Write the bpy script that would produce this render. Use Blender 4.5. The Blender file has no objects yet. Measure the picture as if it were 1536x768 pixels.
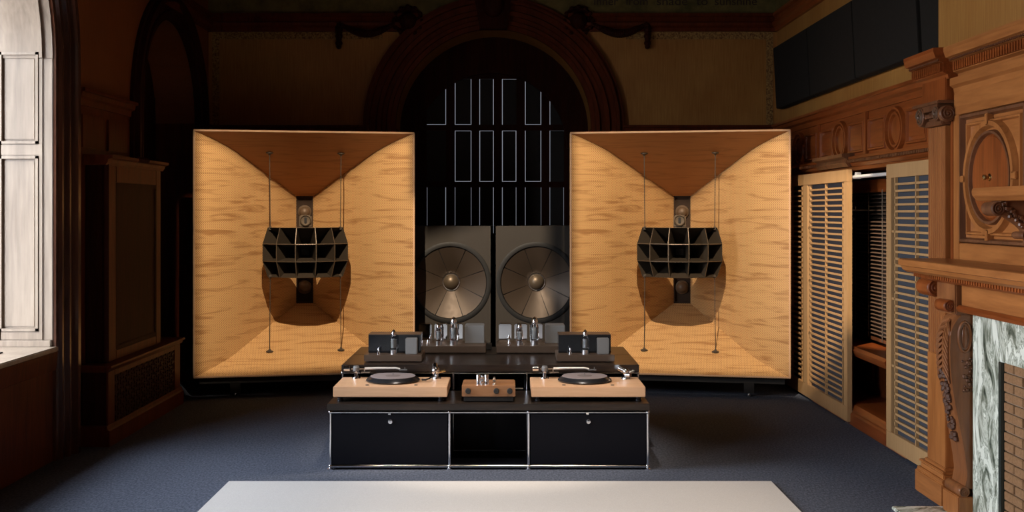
import bpy, bmesh, math, random
from math import sin, cos, pi, radians as R, sqrt
from mathutils import Vector
random.seed(7)
S = bpy.context.scene
C = S.collection

# ------------------------------------------------------------------ camera
cd = bpy.data.cameras.new('camera'); cam = bpy.data.objects.new('camera', cd); C.objects.link(cam)
cam.location = (0, 0, 1.65); cam.rotation_euler = (pi/2, 0, 0)
cd.sensor_width = 36; cd.lens = 36*1700/1536
cd.shift_x = 8/1536; cd.shift_y = -67/1536
S.camera = cam
# ------------------------------------------------------------------ sky, lamps, exposure
W = bpy.data.worlds.new('sky'); S.world = W; W.use_nodes = True
nt = W.node_tree; nt.nodes.clear()
wo = nt.nodes.new('ShaderNodeOutputWorld'); bg = nt.nodes.new('ShaderNodeBackground')
tc = nt.nodes.new('ShaderNodeTexCoord'); sx = nt.nodes.new('ShaderNodeSeparateXYZ'); rp = nt.nodes.new('ShaderNodeValToRGB')
mp = nt.nodes.new('ShaderNodeMapRange'); mp.inputs[1].default_value = -.15; mp.inputs[2].default_value = .5
nt.links.new(tc.outputs['Generated'], sx.inputs[0]); nt.links.new(sx.outputs['Z'], mp.inputs[0])
nt.links.new(mp.outputs[0], rp.inputs[0]); nt.links.new(rp.outputs[0], bg.inputs[0]); nt.links.new(bg.outputs[0], wo.inputs[0])
e = rp.color_ramp.elements
e[0].position = 0; e[0].color = (.16, .16, .16, 1); e[1].position = 1; e[1].color = (.88, .93, 1.0, 1)
k = e.new(.3); k.color = (.66, .69, .73, 1)
bg.inputs[1].default_value = 9.0

def portal(name, loc, rot, w, h):
    l = bpy.data.lights.new(name, 'AREA'); l.shape = 'RECTANGLE'; l.size = w; l.size_y = h
    l.cycles.is_portal = True
    o = bpy.data.objects.new(name, l); C.objects.link(o); o.location = loc; o.rotation_euler = rot
def spot(name, loc, target, power, col, size=R(60), blend=.6, rad=.05):
    l = bpy.data.lights.new(name, 'SPOT'); l.energy = power; l.color = col; l.spot_size = size; l.spot_blend = blend; l.shadow_soft_size = rad
    o = bpy.data.objects.new(name, l); C.objects.link(o); o.location = loc
    o.rotation_euler = (Vector(target)-Vector(loc)).to_track_quat('-Z', 'Y').to_euler()
portal('daylight_portal', (-3.95, 6.4, 2.3), (0, -pi/2, 0), 3.2, 2.3)
portal('daylight_portal_front', (-3.95, 2.1, 2.3), (0, -pi/2, 0), 3.2, 2.3)
WARM = (1.0, .80, .58)
LAMPS = [((-1.30, 6.45, 4.6), (-1.70, 10.3, 1.27)), ((.75, 6.45, 4.6), (1.6, 10.3, 1.27))]
for p_, q_ in LAMPS: spot('ceiling_spotlight', p_, q_, 620, WARM, R(88), .3, .005)
spot('ceiling_spotlight', (.6, 4.4, 4.6), (.55, 6.2, 0), 230, (1, .78, .56), R(42), .9, .08)
spot('ceiling_spotlight', (.0, 6.3, 4.6), (-.1, 7.7, .5), 210, (1, .82, .64), R(34), .6, .06)  # extra spot added to brighten the turntable tops
S.view_settings.view_transform = 'Standard'; S.view_settings.look = 'None'
S.view_settings.exposure = 1.3; S.view_settings.gamma = 1.0; S.view_settings.use_curve_mapping = False

# ------------------------------------------------------------------ materials
def newmat(name):
    m = bpy.data.materials.new(name); m.use_nodes = True
    return m, m.node_tree, m.node_tree.nodes['Principled BSDF']
def setb(b, **kw):
    for k, v in kw.items():
        b.inputs[k.replace('_', ' ')].default_value = v
def plain(name, col, rough=.5, metal=0, spec=.5, **kw):
    m, t, b = newmat(name)
    setb(b, Base_Color=(*col, 1), Roughness=rough, Metallic=metal); b.inputs['Specular IOR Level'].default_value = spec
    # faint wear so that no surface is perfectly even
    n = t.nodes.new('ShaderNodeTexNoise'); n.inputs['Scale'].default_value = 22; n.inputs['Detail'].default_value = 4
    c = t.nodes.new('ShaderNodeTexCoord'); t.links.new(c.outputs['Object'], n.inputs['Vector'])
    r = t.nodes.new('ShaderNodeMapRange'); r.inputs[3].default_value = max(rough-.06, .02); r.inputs[4].default_value = min(rough+.08, 1)
    t.links.new(n.outputs['Fac'], r.inputs[0]); t.links.new(r.outputs[0], b.inputs['Roughness'])
    return m
def wood(name, dark, light, axis='Z', rough=.35, coarse=9., fine=60., bump=.1, spec=.5):
    m, t, b = newmat(name)
    N = t.nodes.new; L = t.links.new
    c = N('ShaderNodeTexCoord'); mpn = N('ShaderNodeMapping')
    st = {'X': (.09, 1, 1), 'Y': (1, .09, 1), 'Z': (1, 1, .09)}[axis]
    mpn.inputs['Scale'].default_value = st; L(c.outputs['Object'], mpn.inputs[0])
    n1 = N('ShaderNodeTexNoise'); n1.inputs['Scale'].default_value = coarse; n1.inputs['Detail'].default_value = 5; n1.inputs['Distortion'].default_value = .6
    n2 = N('ShaderNodeTexNoise'); n2.inputs['Scale'].default_value = fine; n2.inputs['Detail'].default_value = 4
    L(mpn.outputs[0], n1.inputs['Vector']); L(mpn.outputs[0], n2.inputs['Vector'])
    mx = N('ShaderNodeMix'); mx.data_type = 'FLOAT'; mx.inputs[0].default_value = .45
    L(n1.outputs['Fac'], mx.inputs[2]); L(n2.outputs['Fac'], mx.inputs[3])
    cr = N('ShaderNodeValToRGB'); cr.color_ramp.elements[0].position = .33; cr.color_ramp.elements[0].color = (*dark, 1)
    cr.color_ramp.elements[1].position = .66; cr.color_ramp.elements[1].color = (*light, 1)
    L(mx.outputs[0], cr.inputs[0]); L(cr.outputs[0], b.inputs['Base Color'])
    bp = N('ShaderNodeBump'); bp.inputs['Strength'].default_value = bump; bp.inputs['Distance'].default_value = .004
    L(n2.outputs['Fac'], bp.inputs['Height']); L(bp.outputs[0], b.inputs['Normal'])
    setb(b, Roughness=rough); b.inputs['Specular IOR Level'].default_value = spec
    return m
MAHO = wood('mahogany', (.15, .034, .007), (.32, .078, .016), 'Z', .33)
MAHOY = wood('mahogany_horizontal', (.15, .034, .007), (.32, .078, .016), 'Y', .33)
MAHOX = wood('mahogany_crosswise', (.15, .034, .007), (.32, .078, .016), 'X', .33)
OAKG = wood('golden_oak', (.25, .080, .020), (.44, .165, .046), 'Z', .33)
OAKGY = wood('golden_oak_horizontal', (.25, .080, .020), (.44, .165, .046), 'Y', .33)
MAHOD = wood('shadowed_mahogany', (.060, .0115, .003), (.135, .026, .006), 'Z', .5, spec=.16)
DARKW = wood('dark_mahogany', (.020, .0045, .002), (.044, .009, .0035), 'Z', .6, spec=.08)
CARVE = wood('carved_dark_oak', (.09, .034, .015), (.20, .080, .036), 'Z', .36, spec=.4)
LEGW = wood('polished_leg_oak', (.15, .052, .018), (.30, .112, .040), 'Z', .30, spec=.5)
CASE = wood('polished_casing', (.05, .020, .012), (.12, .048, .026), 'Z', .2, spec=.6)
PALE = wood('daylight_glare_oak', (.17, .127, .094), (.30, .24, .183), 'Z', .38, 5, 40)  # paler, greyer wood: daylight glare on the reveal put into the colour
TAN = wood('tan_lacquered_wood', (.43, .25, .11), (.53, .32, .15), 'Z', .45, 5, 70, .03)
MAPLE = wood('pale_maple', (.56, .34, .20), (.66, .42, .26), 'X', .4, 6, 70, .03)
EBON = wood('ebonised_oak', (.006, .005, .005), (.032, .021, .015), 'X', .28, 10, 60, .3)
WALNUT = wood('brown_walnut', (.20, .092, .040), (.32, .16, .075), 'X', .35, 8, 60)
BLACK = plain('black_lacquer', (.004, .0045, .008), .45, spec=.14)
BLACKM = plain('matt_black', (.012, .011, .011), .7)
FELT = plain('dark_felt', (.062, .066, .080), .95, spec=.1)
PANELF = plain('black_acoustic_fabric', (.016, .014, .012), .95, spec=.15)
CHROME = plain('chrome', (.72, .74, .78), .12, 1)
STEEL = plain('brushed_steel', (.55, .56, .58), .28, 1)
CAN = plain('polished_steel_can', (.80, .80, .80), .05, 1)
_b = CAN.node_tree.nodes['Principled BSDF']; CAN.node_tree.links.remove(_b.inputs['Roughness'].links[0]); _b.inputs['Roughness'].default_value = .025
BEADM = plain('dull_beading', (.12, .045, .02), .85, spec=.08)
ALU = plain('satin_aluminium', (.74, .71, .68), .35, .45)
GREYP = plain('grey_painted_metal', (.20, .21, .22), .5, .3)
BRONZE = plain('bronze_plate', (.14, .10, .075), .38, .6)
BRASS = plain('brass', (.62, .46, .22), .25, 1)
HORNM = plain('bronze_grey_horn', (.042, .031, .021), .5, .2, spec=.3)
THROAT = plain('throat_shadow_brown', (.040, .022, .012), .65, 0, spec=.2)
RIMM = plain('horn_rim_edge', (.13, .095, .062), .42, .4)
CABLE = plain('steel_cable', (.10, .08, .06), .5, .6)
WHITE = plain('white_metal', (.80, .80, .78), .4)
CABM = plain('charcoal_cabinet', (.052, .045, .038), .55, spec=.3)
CONEM = plain('woofer_cone', (.080, .058, .042), .45, .4)
RUBBER = plain('black_rubber', (.012, .012, .012), .6)
PLATTER = plain('platter_metal', (.045, .047, .055), .22, .7)
MAT = plain('platter_mat', (.20, .17, .175), .7)
COAL = plain('dark_glass', (.008, .009, .011), .08, 0)

def glassm():
    m, t, b = newmat('clear_glass')
    setb(b, Base_Color=(.95, .96, .97, 1), Roughness=.02, IOR=1.25); b.inputs['Transmission Weight'].default_value = 1
    return m
GLASS = glassm()
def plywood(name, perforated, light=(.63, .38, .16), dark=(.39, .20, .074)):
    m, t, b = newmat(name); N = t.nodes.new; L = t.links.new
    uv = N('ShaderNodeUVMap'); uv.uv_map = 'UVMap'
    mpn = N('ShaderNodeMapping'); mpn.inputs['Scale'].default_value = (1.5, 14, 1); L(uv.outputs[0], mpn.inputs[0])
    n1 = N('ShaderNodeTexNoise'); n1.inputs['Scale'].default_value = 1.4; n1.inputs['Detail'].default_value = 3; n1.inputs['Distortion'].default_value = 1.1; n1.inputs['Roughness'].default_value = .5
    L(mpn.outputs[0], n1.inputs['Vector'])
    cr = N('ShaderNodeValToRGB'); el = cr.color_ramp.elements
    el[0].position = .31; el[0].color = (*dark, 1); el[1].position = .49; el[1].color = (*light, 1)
    L(n1.outputs['Fac'], cr.inputs[0])
    mp2 = N('ShaderNodeMapping'); mp2.inputs['Scale'].default_value = (4, 110, 1); L(uv.outputs[0], mp2.inputs[0])
    n2 = N('ShaderNodeTexNoise'); n2.inputs['Scale'].default_value = 1; n2.inputs['Detail'].default_value = 3; L(mp2.outputs[0], n2.inputs['Vector'])
    mr = N('ShaderNodeMapRange'); mr.inputs[3].default_value = .86; mr.inputs[4].default_value = 1.12; L(n2.outputs['Fac'], mr.inputs[0])
    mu = N('ShaderNodeMix'); mu.data_type = 'RGBA'; mu.blend_type = 'MULTIPLY'; mu.inputs[0].default_value = 1
    L(cr.outputs[0], mu.inputs[6]); L(mr.outputs[0], mu.inputs[7])
    out = mu.outputs[2]
    if perforated:
        ds = []
        for off in ((0, 0, 0), (.5, .5, 0)):
            q = N('ShaderNodeMapping'); q.inputs['Scale'].default_value = (1/.021, 1/.0155, 1); q.inputs['Location'].default_value = off
            L(uv.outputs[0], q.inputs[0])
            f = N('ShaderNodeVectorMath'); f.operation = 'FRACTION'; L(q.outputs[0], f.inputs[0])
            s = N('ShaderNodeVectorMath'); s.operation = 'SUBTRACT'; s.inputs[1].default_value = (.5, .5, 0); L(f.outputs[0], s.inputs[0])
            mlt = N('ShaderNodeVectorMath'); mlt.operation = 'MULTIPLY'; mlt.inputs[1].default_value = (.021, .0155, 0); L(s.outputs[0], mlt.inputs[0])
            l = N('ShaderNodeVectorMath'); l.operation = 'LENGTH'; L(mlt.outputs[0], l.inputs[0]); ds.append(l.outputs['Value'])
        mn = N('ShaderNodeMath'); mn.operation = 'MINIMUM'; L(ds[0], mn.inputs[0]); L(ds[1], mn.inputs[1])
        lt = N('ShaderNodeMapRange'); lt.inputs[1].default_value = .0030; lt.inputs[2].default_value = .0046; lt.inputs[3].default_value = 1; lt.inputs[4].default_value = 0
        L(mn.outputs[0], lt.inputs[0])
        d = N('ShaderNodeMix'); d.data_type = 'RGBA'; L(lt.outputs[0], d.inputs[0]); L(out, d.inputs[6]); d.inputs[7].default_value = (.13, .05, .018, 1)
        out = d.outputs[2]
    L(out, b.inputs['Base Color']); setb(b, Roughness=.45); b.inputs['Specular IOR Level'].default_value = .35
    return m
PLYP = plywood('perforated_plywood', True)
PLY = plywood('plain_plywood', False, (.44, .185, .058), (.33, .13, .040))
def fabric(name, c1, c2, scale, bump=.3, stretch=(1, 1, 1), rough=.95):
    m, t, b = newmat(name); N = t.nodes.new; L = t.links.new
    c = N('ShaderNodeTexCoord'); mpn = N('ShaderNodeMapping'); mpn.inputs['Scale'].default_value = stretch; L(c.outputs['Object'], mpn.inputs[0])
    n = N('ShaderNodeTexNoise'); n.inputs['Scale'].default_value = scale; n.inputs['Detail'].default_value = 3; n.inputs['Roughness'].default_value = .7; L(mpn.outputs[0], n.inputs['Vector'])
    cr = N('ShaderNodeValToRGB'); cr.color_ramp.elements[0].position = .35; cr.color_ramp.elements[1].position = .65
    cr.color_ramp.elements[0].color = (*c1, 1); cr.color_ramp.elements[1].color = (*c2, 1)
    L(n.outputs['Fac'], cr.inputs[0]); L(cr.outputs[0], b.inputs['Base Color'])
    bp = N('ShaderNodeBump'); bp.inputs['Strength'].default_value = bump; bp.inputs['Distance'].default_value = .006
    L(n.outputs['Fac'], bp.inputs['Height']); L(bp.outputs[0], b.inputs['Normal'])
    setb(b, Roughness=rough); b.inputs['Specular IOR Level'].default_value = .15
    return m
CARPET = fabric('charcoal_blue_carpet', (.042, .051, .074), (.102, .119, .165), 75, .8, (1, .55, 1))
RUGM = fabric('light_grey_weave', (.50, .49, .485), (.60, .59, .58), 240, .25)
def wallpaper(name='gold_wallpaper', ca=(.28, .108, .019, 1), cb=(.45, .225, .056, 1)):
    m, t, b = newmat(name); N = t.nodes.new; L = t.links.new
    c = N('ShaderNodeTexCoord')
    n = N('ShaderNodeTexNoise'); n.inputs['Scale'].default_value = 2.2; n.inputs['Detail'].default_value = 5; L(c.outputs['Object'], n.inputs['Vector'])
    mpn = N('ShaderNodeMapping'); mpn.inputs['Scale'].default_value = (90, 90, 4); L(c.outputs['Object'], mpn.inputs[0])
    w = N('ShaderNodeTexNoise'); w.inputs['Scale'].default_value = 1; w.inputs['Detail'].default_value = 2; L(mpn.outputs[0], w.inputs['Vector'])
    a = N('ShaderNodeMath'); a.operation = 'ADD'; L(n.outputs['Fac'], a.inputs[0]); L(w.outputs['Fac'], a.inputs[1])
    mr = N('ShaderNodeMapRange'); mr.inputs[1].default_value = .6; mr.inputs[2].default_value = 1.4; L(a.outputs[0], mr.inputs[0])
    cr = N('ShaderNodeValToRGB'); cr.color_ramp.elements[0].color = ca; cr.color_ramp.elements[1].color = cb
    L(mr.outputs[0], cr.inputs[0]); L(cr.outputs[0], b.inputs['Base Color']); setb(b, Roughness=.5)
    return m
PAPER = wallpaper()
PAPERL = wallpaper('shaded_wallpaper', (.17, .045, .010, 1), (.25, .075, .018, 1))  # left wall's paper, redder and darker: its shade is put into the colour
FRIEZE = fabric('olive_frieze_paint', (.085, .070, .025), (.17, .13, .045), 5, .05, rough=.6)
BORDER = fabric('gilt_border_paper', (.12, .05, .02), (.42, .26, .09), 60, .3, rough=.5)
INK = plain('dark_lettering', (.03, .012, .006), .6)
PLASTER = plain('dark_ceiling_plaster', (.055, .038, .028), .8)
def marblem():
    m, t, b = newmat('green_veined_marble'); N = t.nodes.new; L = t.links.new
    c = N('ShaderNodeTexCoord'); mpn = N('ShaderNodeMapping'); mpn.inputs['Scale'].default_value = (1, 1.4, .55); mpn.inputs['Rotation'].default_value = (.35, .1, 0); L(c.outputs['Object'], mpn.inputs[0])
    n = N('ShaderNodeTexNoise'); n.inputs['Scale'].default_value = 4.2; n.inputs['Detail'].default_value = 9; n.inputs['Distortion'].default_value = 1.9; n.inputs['Roughness'].default_value = .62; L(mpn.outputs[0], n.inputs['Vector'])
    cr = N('ShaderNodeValToRGB'); el = cr.color_ramp.elements
    el[0].position = .34; el[0].color = (.035, .05, .038, 1); el[1].position = .72; el[1].color = (.78, .80, .72, 1)
    for p_, c_ in ((.43, (.20, .22, .17, 1)), (.50, (.66, .69, .60, 1)), (.535, (.26, .29, .23, 1)), (.57, (.82, .85, .76, 1))):
        q = el.new(p_); q.color = c_
    L(n.outputs['Fac'], cr.inputs[0]); L(cr.outputs[0], b.inputs['Base Color']); setb(b, Roughness=.22)
    return m
MARBLE = marblem()
BRICKM = fabric('tan_brick', (.20, .105, .050), (.30, .165, .085), 60, .6, rough=.85)
MORTAR = fabric('grey_mortar', (.22, .19, .155), (.29, .25, .20), 90, .3, rough=.9)

# ------------------------------------------------------------------ mesh builder
class MB:
    def __init__(s): s.v = []; s.f = []; s.uv = {}; s.m = {}
    def add(s, vs, fs, mi=0):
        o = len(s.v); s.v += [tuple(p) for p in vs]
        for f in fs:
            if mi: s.m[len(s.f)] = mi
            s.f.append([o+i for i in f])
        return s
    def box(s, x0, x1, y0, y1, z0, z1):
        return s.add([(x0,y0,z0),(x1,y0,z0),(x1,y1,z0),(x0,y1,z0),(x0,y0,z1),(x1,y0,z1),(x1,y1,z1),(x0,y1,z1)],
                     [(0,3,2,1),(4,5,6,7),(0,1,5,4),(1,2,6,5),(2,3,7,6),(3,0,4,7)])
    def prism(s, axis, prof, t0, t1):
        n = len(prof)
        def P(a, b, t): return {'X': (t, a, b), 'Y': (a, t, b), 'Z': (a, b, t)}[axis]
        vs = [P(a, b, t0) for a, b in prof]+[P(a, b, t1) for a, b in prof]
        return s.add(vs, [list(range(n))[::-1], list(range(n, 2*n))]+[(i, (i+1) % n, n+(i+1) % n, n+i) for i in range(n)])
    def lathe(s, prof, c=(0,0,0), n=24, axis='Z', caps=True):
        # prof: (radius, height) pairs from one end to the other
        def P(r, h, a):
            if axis == 'Z': p = (r*cos(a), r*sin(a), h)
            elif axis == 'Y': p = (r*cos(a), h, r*sin(a))
            else: p = (h, r*cos(a), r*sin(a))
            return (c[0]+p[0], c[1]+p[1], c[2]+p[2])
        m = len(prof); vs = [P(r, h, 2*pi*i/n) for r, h in prof for i in range(n)]
        fs = [(j*n+i, j*n+(i+1) % n, (j+1)*n+(i+1) % n, (j+1)*n+i) for j in range(m-1) for i in range(n)]
        if caps: fs += [list(range(n))[::-1], list(range((m-1)*n, m*n))]
        return s.add(vs, fs)
    def tube(s, pts, r, n=8, closed=False):
        pts = [Vector(p) for p in pts]; rings = []; m = len(pts)
        rr = r if hasattr(r, '__len__') else [r]*m
        up = None
        for i, p in enumerate(pts):
            if closed: d = pts[(i+1) % m]-pts[i-1]
            else: d = pts[min(i+1, m-1)]-pts[max(i-1, 0)]
            d.normalize()
            if up is None:
                up = Vector((0, 0, 1)) if abs(d.z) < .9 else Vector((1, 0, 0))
            a = d.cross(up); a.normalize(); b = a.cross(d); up = b
            rings.append([p+a*(rr[i]*cos(2*pi*k/n))+b*(rr[i]*sin(2*pi*k/n)) for k in range(n)])
        vs = [v for q in rings for v in q]; fs = []
        for j in range(m if closed else m-1):
            j2 = (j+1) % m
            fs += [(j*n+i, j*n+(i+1) % n, j2*n+(i+1) % n, j2*n+i) for i in range(n)]
        if not closed: fs += [list(range(n))[::-1], list(range((m-1)*n, m*n))]
        return s.add(vs, fs)
    def sphere(s, c, r, n=12, sc=(1, 1, 1)):
        vs = []; fs = []; k = n//2
        for j in range(1, k):
            for i in range(n):
                a = pi*j/k; b = 2*pi*i/n
                vs.append((c[0]+r*sc[0]*sin(a)*cos(b), c[1]+r*sc[1]*sin(a)*sin(b), c[2]+r*sc[2]*cos(a)))
        t = len(vs); vs += [(c[0], c[1], c[2]+r*sc[2]), (c[0], c[1], c[2]-r*sc[2])]
        for j in range(k-2):
            for i in range(n): fs.append((j*n+i, (j+1)*n+i, (j+1)*n+(i+1) % n, j*n+(i+1) % n))
        for i in range(n):
            fs.append((t, i, (i+1) % n)); fs.append((t+1, (k-2)*n+(i+1) % n, (k-2)*n+i))
        return s.add(vs, fs)
    def loft(s, rows, closed_u=False, caps=False):
        n = len(rows[0]); vs = [p for r in rows for p in r]; fs = []
        for j in range(len(rows)-1):
            for i in range(n if closed_u else n-1):
                i2 = (i+1) % n; fs.append((j*n+i, j*n+i2, (j+1)*n+i2, (j+1)*n+i))
        if caps: fs += [list(range(n))[::-1], list(range((len(rows)-1)*n, len(rows)*n))]
        return s.add(vs, fs)
    def build(s, name, mat, parent=None, local=False, bevel=0, smooth=False, uvf=None, kind=None):
        me = bpy.data.meshes.new(name)
        off = Vector((0, 0, 0))
        if parent is not None and not local: off = wloc(parent)
        me.from_pydata([tuple(Vector(p)-off) for p in s.v], [], s.f)
        mats = mat if isinstance(mat, (list, tuple)) else [mat]
        for mm in mats: me.materials.append(mm)
        for i, mi in s.m.items(): me.polygons[i].material_index = mi
        bm = bmesh.new(); bm.from_mesh(me)
        bmesh.ops.recalc_face_normals(bm, faces=bm.faces)
        if bevel: bmesh.ops.bevel(bm, geom=list(bm.edges), offset=bevel, segments=2, affect='EDGES', clamp_overlap=True)
        bm.to_mesh(me); bm.free()
        if uvf:
            ul = me.uv_layers.new(name='UVMap')
            for lp in me.loops: ul.data[lp.index].uv = uvf(me.vertices[lp.vertex_index].co)
        if smooth:
            me.polygons.foreach_set('use_smooth', [True]*len(me.polygons))
            me.set_sharp_from_angle(angle=R(38))
        o = bpy.data.objects.new(name, me); C.objects.link(o)
        if parent is not None: o.parent = parent
        if kind: o['kind'] = kind
        return o
def wloc(o):
    v = Vector(o.location)
    while o.parent is not None: o = o.parent; v += Vector(o.location)
    return v
def thing(name, loc, label, cat, group=None, rz=0):
    o = bpy.data.objects.new(name, None); C.objects.link(o); o.location = loc; o.rotation_euler = (0, 0, rz)
    o.empty_display_size = .1; o['label'] = label; o['category'] = cat
    if group: o['group'] = group
    return o
def tag(o, label, cat, group=None):
    o['label'] = label; o['category'] = cat
    if group: o['group'] = group
    return o
def copy_tree(o, parent=None):
    c = o.copy(); C.objects.link(c)
    if parent is not None: c.parent = parent
    for ch in list(o.children): copy_tree(ch, c)
    return c
def struct(name, mb, mat, parent=None, **kw):
    o = mb.build(name, mat, parent, **kw)
    if parent is None: o['kind'] = 'structure'
    return o

# ------------------------------------------------------------------ the room
XL, XR, YB, YF, ZC = -3.0, 2.72, 11.4, -2.5, 4.75
ZW, ZP = 2.50, 3.51                       # wainscot cap, picture rail
struct('floor', MB().box(-4.2, 3.8, YF-.3, 12.6, -.12, 0), CARPET)
struct('ceiling', MB().box(-4.2, 3.8, YF-.3, 12.6, ZC, ZC+.12), PLASTER)
struct('wall_front', MB().box(-4.2, 3.8, YF-.3, YF, 0, ZC), PLASTER)

def arch_wall(mp_, u0, u1, z0, z1, depth, openings, n=28):
    """a wall strip with round-headed openings (centre, radius, spring, sill); mp_ maps (u, depth, z)"""
    m = MB(); us = {u0, u1}
    for c, r, sp, si in openings:
        for i in range(n+1): us.add(c-r*cos(pi*i/n))
    us = sorted(us)
    def gap(u, um):
        for c, r, sp, si in openings:
            if c-r < um < c+r:
                h = sp+sqrt(max(r*r-(u-c)**2, 0))
                return (min(max(si, z0), z1), min(max(h, z0), z1))
        return None
    for a, b in zip(us[:-1], us[1:]):
        if b-a < 1e-6: continue
        um = (a+b)/2; ga, gb = gap(a, um), gap(b, um)
        segs = [((z0, z1), (z0, z1))] if ga is None else [((z0, ga[0]), (z0, gb[0])), ((ga[1], z1), (gb[1], z1))]
        for (a0, a1), (b0, b1) in segs:
            if a1-a0 < 1e-5 and b1-b0 < 1e-5: continue
            P = [mp_(a, 0, a0), mp_(b, 0, b0), mp_(b, 0, b1), mp_(a, 0, a1), mp_(a, depth, a0), mp_(b, depth, b0), mp_(b, depth, b1), mp_(a, depth, a1)]
            fs = [(0, 1, 2, 3), (5, 4, 7, 6)]
            if ga is not None: fs += [(3, 2, 6, 7), (1, 0, 4, 5)]
            m.add(P, fs)
    for c, r, sp, si in openings:
        for s in (-1, 1):
            lo, hi = max(si, z0), min(sp, z1)
            if hi-lo > 1e-4:
                u = c+s*r; m.add([mp_(u, 0, lo), mp_(u, depth, lo), mp_(u, depth, hi), mp_(u, 0, hi)], [(0, 1, 2, 3)])
    return m
def left(u, d, z): return (XL-d, u, z)
def back(u, d, z): return (u, YB+d, z)
WIN1 = (6.4, 1.1, 2.66, .755); WIN2 = (2.1, 1.1, 2.66, .755); ADOOR = (10.12, .86, 2.5, 0)
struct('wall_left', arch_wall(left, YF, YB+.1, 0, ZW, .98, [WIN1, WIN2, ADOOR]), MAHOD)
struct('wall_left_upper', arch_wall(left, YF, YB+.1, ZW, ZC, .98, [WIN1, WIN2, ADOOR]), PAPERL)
BARCH = (-.134, 1.0, 2.5, 0)
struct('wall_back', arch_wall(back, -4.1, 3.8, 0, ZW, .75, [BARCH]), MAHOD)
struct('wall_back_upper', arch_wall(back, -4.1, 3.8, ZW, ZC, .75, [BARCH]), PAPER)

def casing(mp_, c, prof, spring, z0, n=40):
    """moulding swept round an arched opening; prof = [(radius, projection)]"""
    rows = []
    for side, rng in ((-1, [z0]), (0, None), (1, [z0])):
        if side: rows.append([mp_(c+side*r, -p, z0) for r, p in prof])
        else:
            for i in range(n+1):
                a = pi-pi*i/n; rows.append([mp_(c+r*cos(a), -p, spring+r*sin(a)) for r, p in prof])
    return MB().loft(rows, closed_u=True, caps=True)
def prof_steps(r0, steps):
    """radius/projection profile closed against the wall"""
    out = [(r0, -.02)]; r = r0
    for w, p in steps: out += [(r+w*.08, p), (r+w*.92, p)]; r += w
    return out+[(r, -.02)]
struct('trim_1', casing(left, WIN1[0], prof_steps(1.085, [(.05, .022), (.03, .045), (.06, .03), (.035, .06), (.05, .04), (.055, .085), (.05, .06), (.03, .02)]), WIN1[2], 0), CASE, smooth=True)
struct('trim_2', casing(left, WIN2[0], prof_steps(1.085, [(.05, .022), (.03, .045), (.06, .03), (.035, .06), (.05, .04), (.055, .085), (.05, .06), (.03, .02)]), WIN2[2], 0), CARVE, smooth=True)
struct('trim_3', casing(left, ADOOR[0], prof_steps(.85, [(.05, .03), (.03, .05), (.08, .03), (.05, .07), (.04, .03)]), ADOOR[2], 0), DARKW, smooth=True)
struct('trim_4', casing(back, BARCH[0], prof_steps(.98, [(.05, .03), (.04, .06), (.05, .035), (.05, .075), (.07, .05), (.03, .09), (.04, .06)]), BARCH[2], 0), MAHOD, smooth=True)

# mouldings
def run_left(m, prof, y0, y1): return m.prism('Y', [(XL+p, z) for p, z in prof], y0, y1)
def run_right(m, prof, y0, y1, x=XR): return m.prism('Y', [(x-p, z) for p, z in prof], y0, y1)
def run_back(m, prof, x0, x1): return m.prism('X', [(YB-p, z) for p, z in prof], x0, x1)
CAP = [(-.01, ZW-.10), (.018, ZW-.10), (.022, ZW-.06), (.05, ZW-.045), (.055, ZW-.015), (.075, ZW-.01), (.075, ZW+.012), (-.01, ZW+.02)]
RAIL = [(-.01, ZP-.055), (.03, ZP-.055), (.035, ZP-.02), (.06, ZP), (.065, ZP+.03), (.035, ZP+.04), (.03, ZP+.085), (.055, ZP+.10), (.055, ZP+.125), (-.01, ZP+.13)]
m = MB(); 
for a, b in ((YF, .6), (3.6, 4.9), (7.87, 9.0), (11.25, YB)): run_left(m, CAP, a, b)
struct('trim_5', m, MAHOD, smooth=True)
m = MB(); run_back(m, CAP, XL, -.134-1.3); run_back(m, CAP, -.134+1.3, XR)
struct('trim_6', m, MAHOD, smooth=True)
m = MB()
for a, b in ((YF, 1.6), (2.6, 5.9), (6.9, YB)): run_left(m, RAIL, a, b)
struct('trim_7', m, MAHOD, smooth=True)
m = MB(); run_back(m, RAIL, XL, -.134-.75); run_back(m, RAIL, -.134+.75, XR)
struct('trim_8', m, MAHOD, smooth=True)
m = MB(); run_right(m, RAIL, YF, YB); struct('trim_9', m, MAHOY, smooth=True)
# painted frieze above the picture rail, with its line of lettering
struct('wall_back_frieze', MB().box(XL, XR, YB-.012, YB+.01, ZP+.12, ZC), FRIEZE)
struct('wall_right_frieze', MB().box(XR-.012, XR+.01, YF, YB, ZP+.12, ZC), FRIEZE)
fr = bpy.data.objects['wall_back_frieze']
def lettering(txt, x0, x1, z, size):
    cu = bpy.data.curves.new('lettering', 'FONT'); cu.body = txt; cu.size = size; cu.extrude = .002; cu.align_x = 'LEFT'
    o = bpy.data.objects.new('lettering', cu); C.objects.link(o)
    o.location = (x0, YB-.0145, z); o.rotation_euler = (pi/2, 0, 0)
    bpy.context.view_layer.update(); w = o.dimensions.x
    o.scale = ((x1-x0)/w, 1, 1); o.parent = fr; cu.materials.append(INK)
for w_, a_, b_ in (('inner', 890, 926), ('from', 938, 971), ('shade', 984, 1030), ('to', 1044, 1061), ('sunshine', 1071, 1134)):
    lettering(w_, (a_-760)/149.1, (b_-760)/149.1, 1.65+(317-8)/149.1, .115)
m = MB()
for x0, x1 in ((XL+.04, XL+.11), (XR-.11, XR-.04)): m.box(x0, x1, YB-.006, YB+.01, ZW+.02, ZP-.05)
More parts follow.
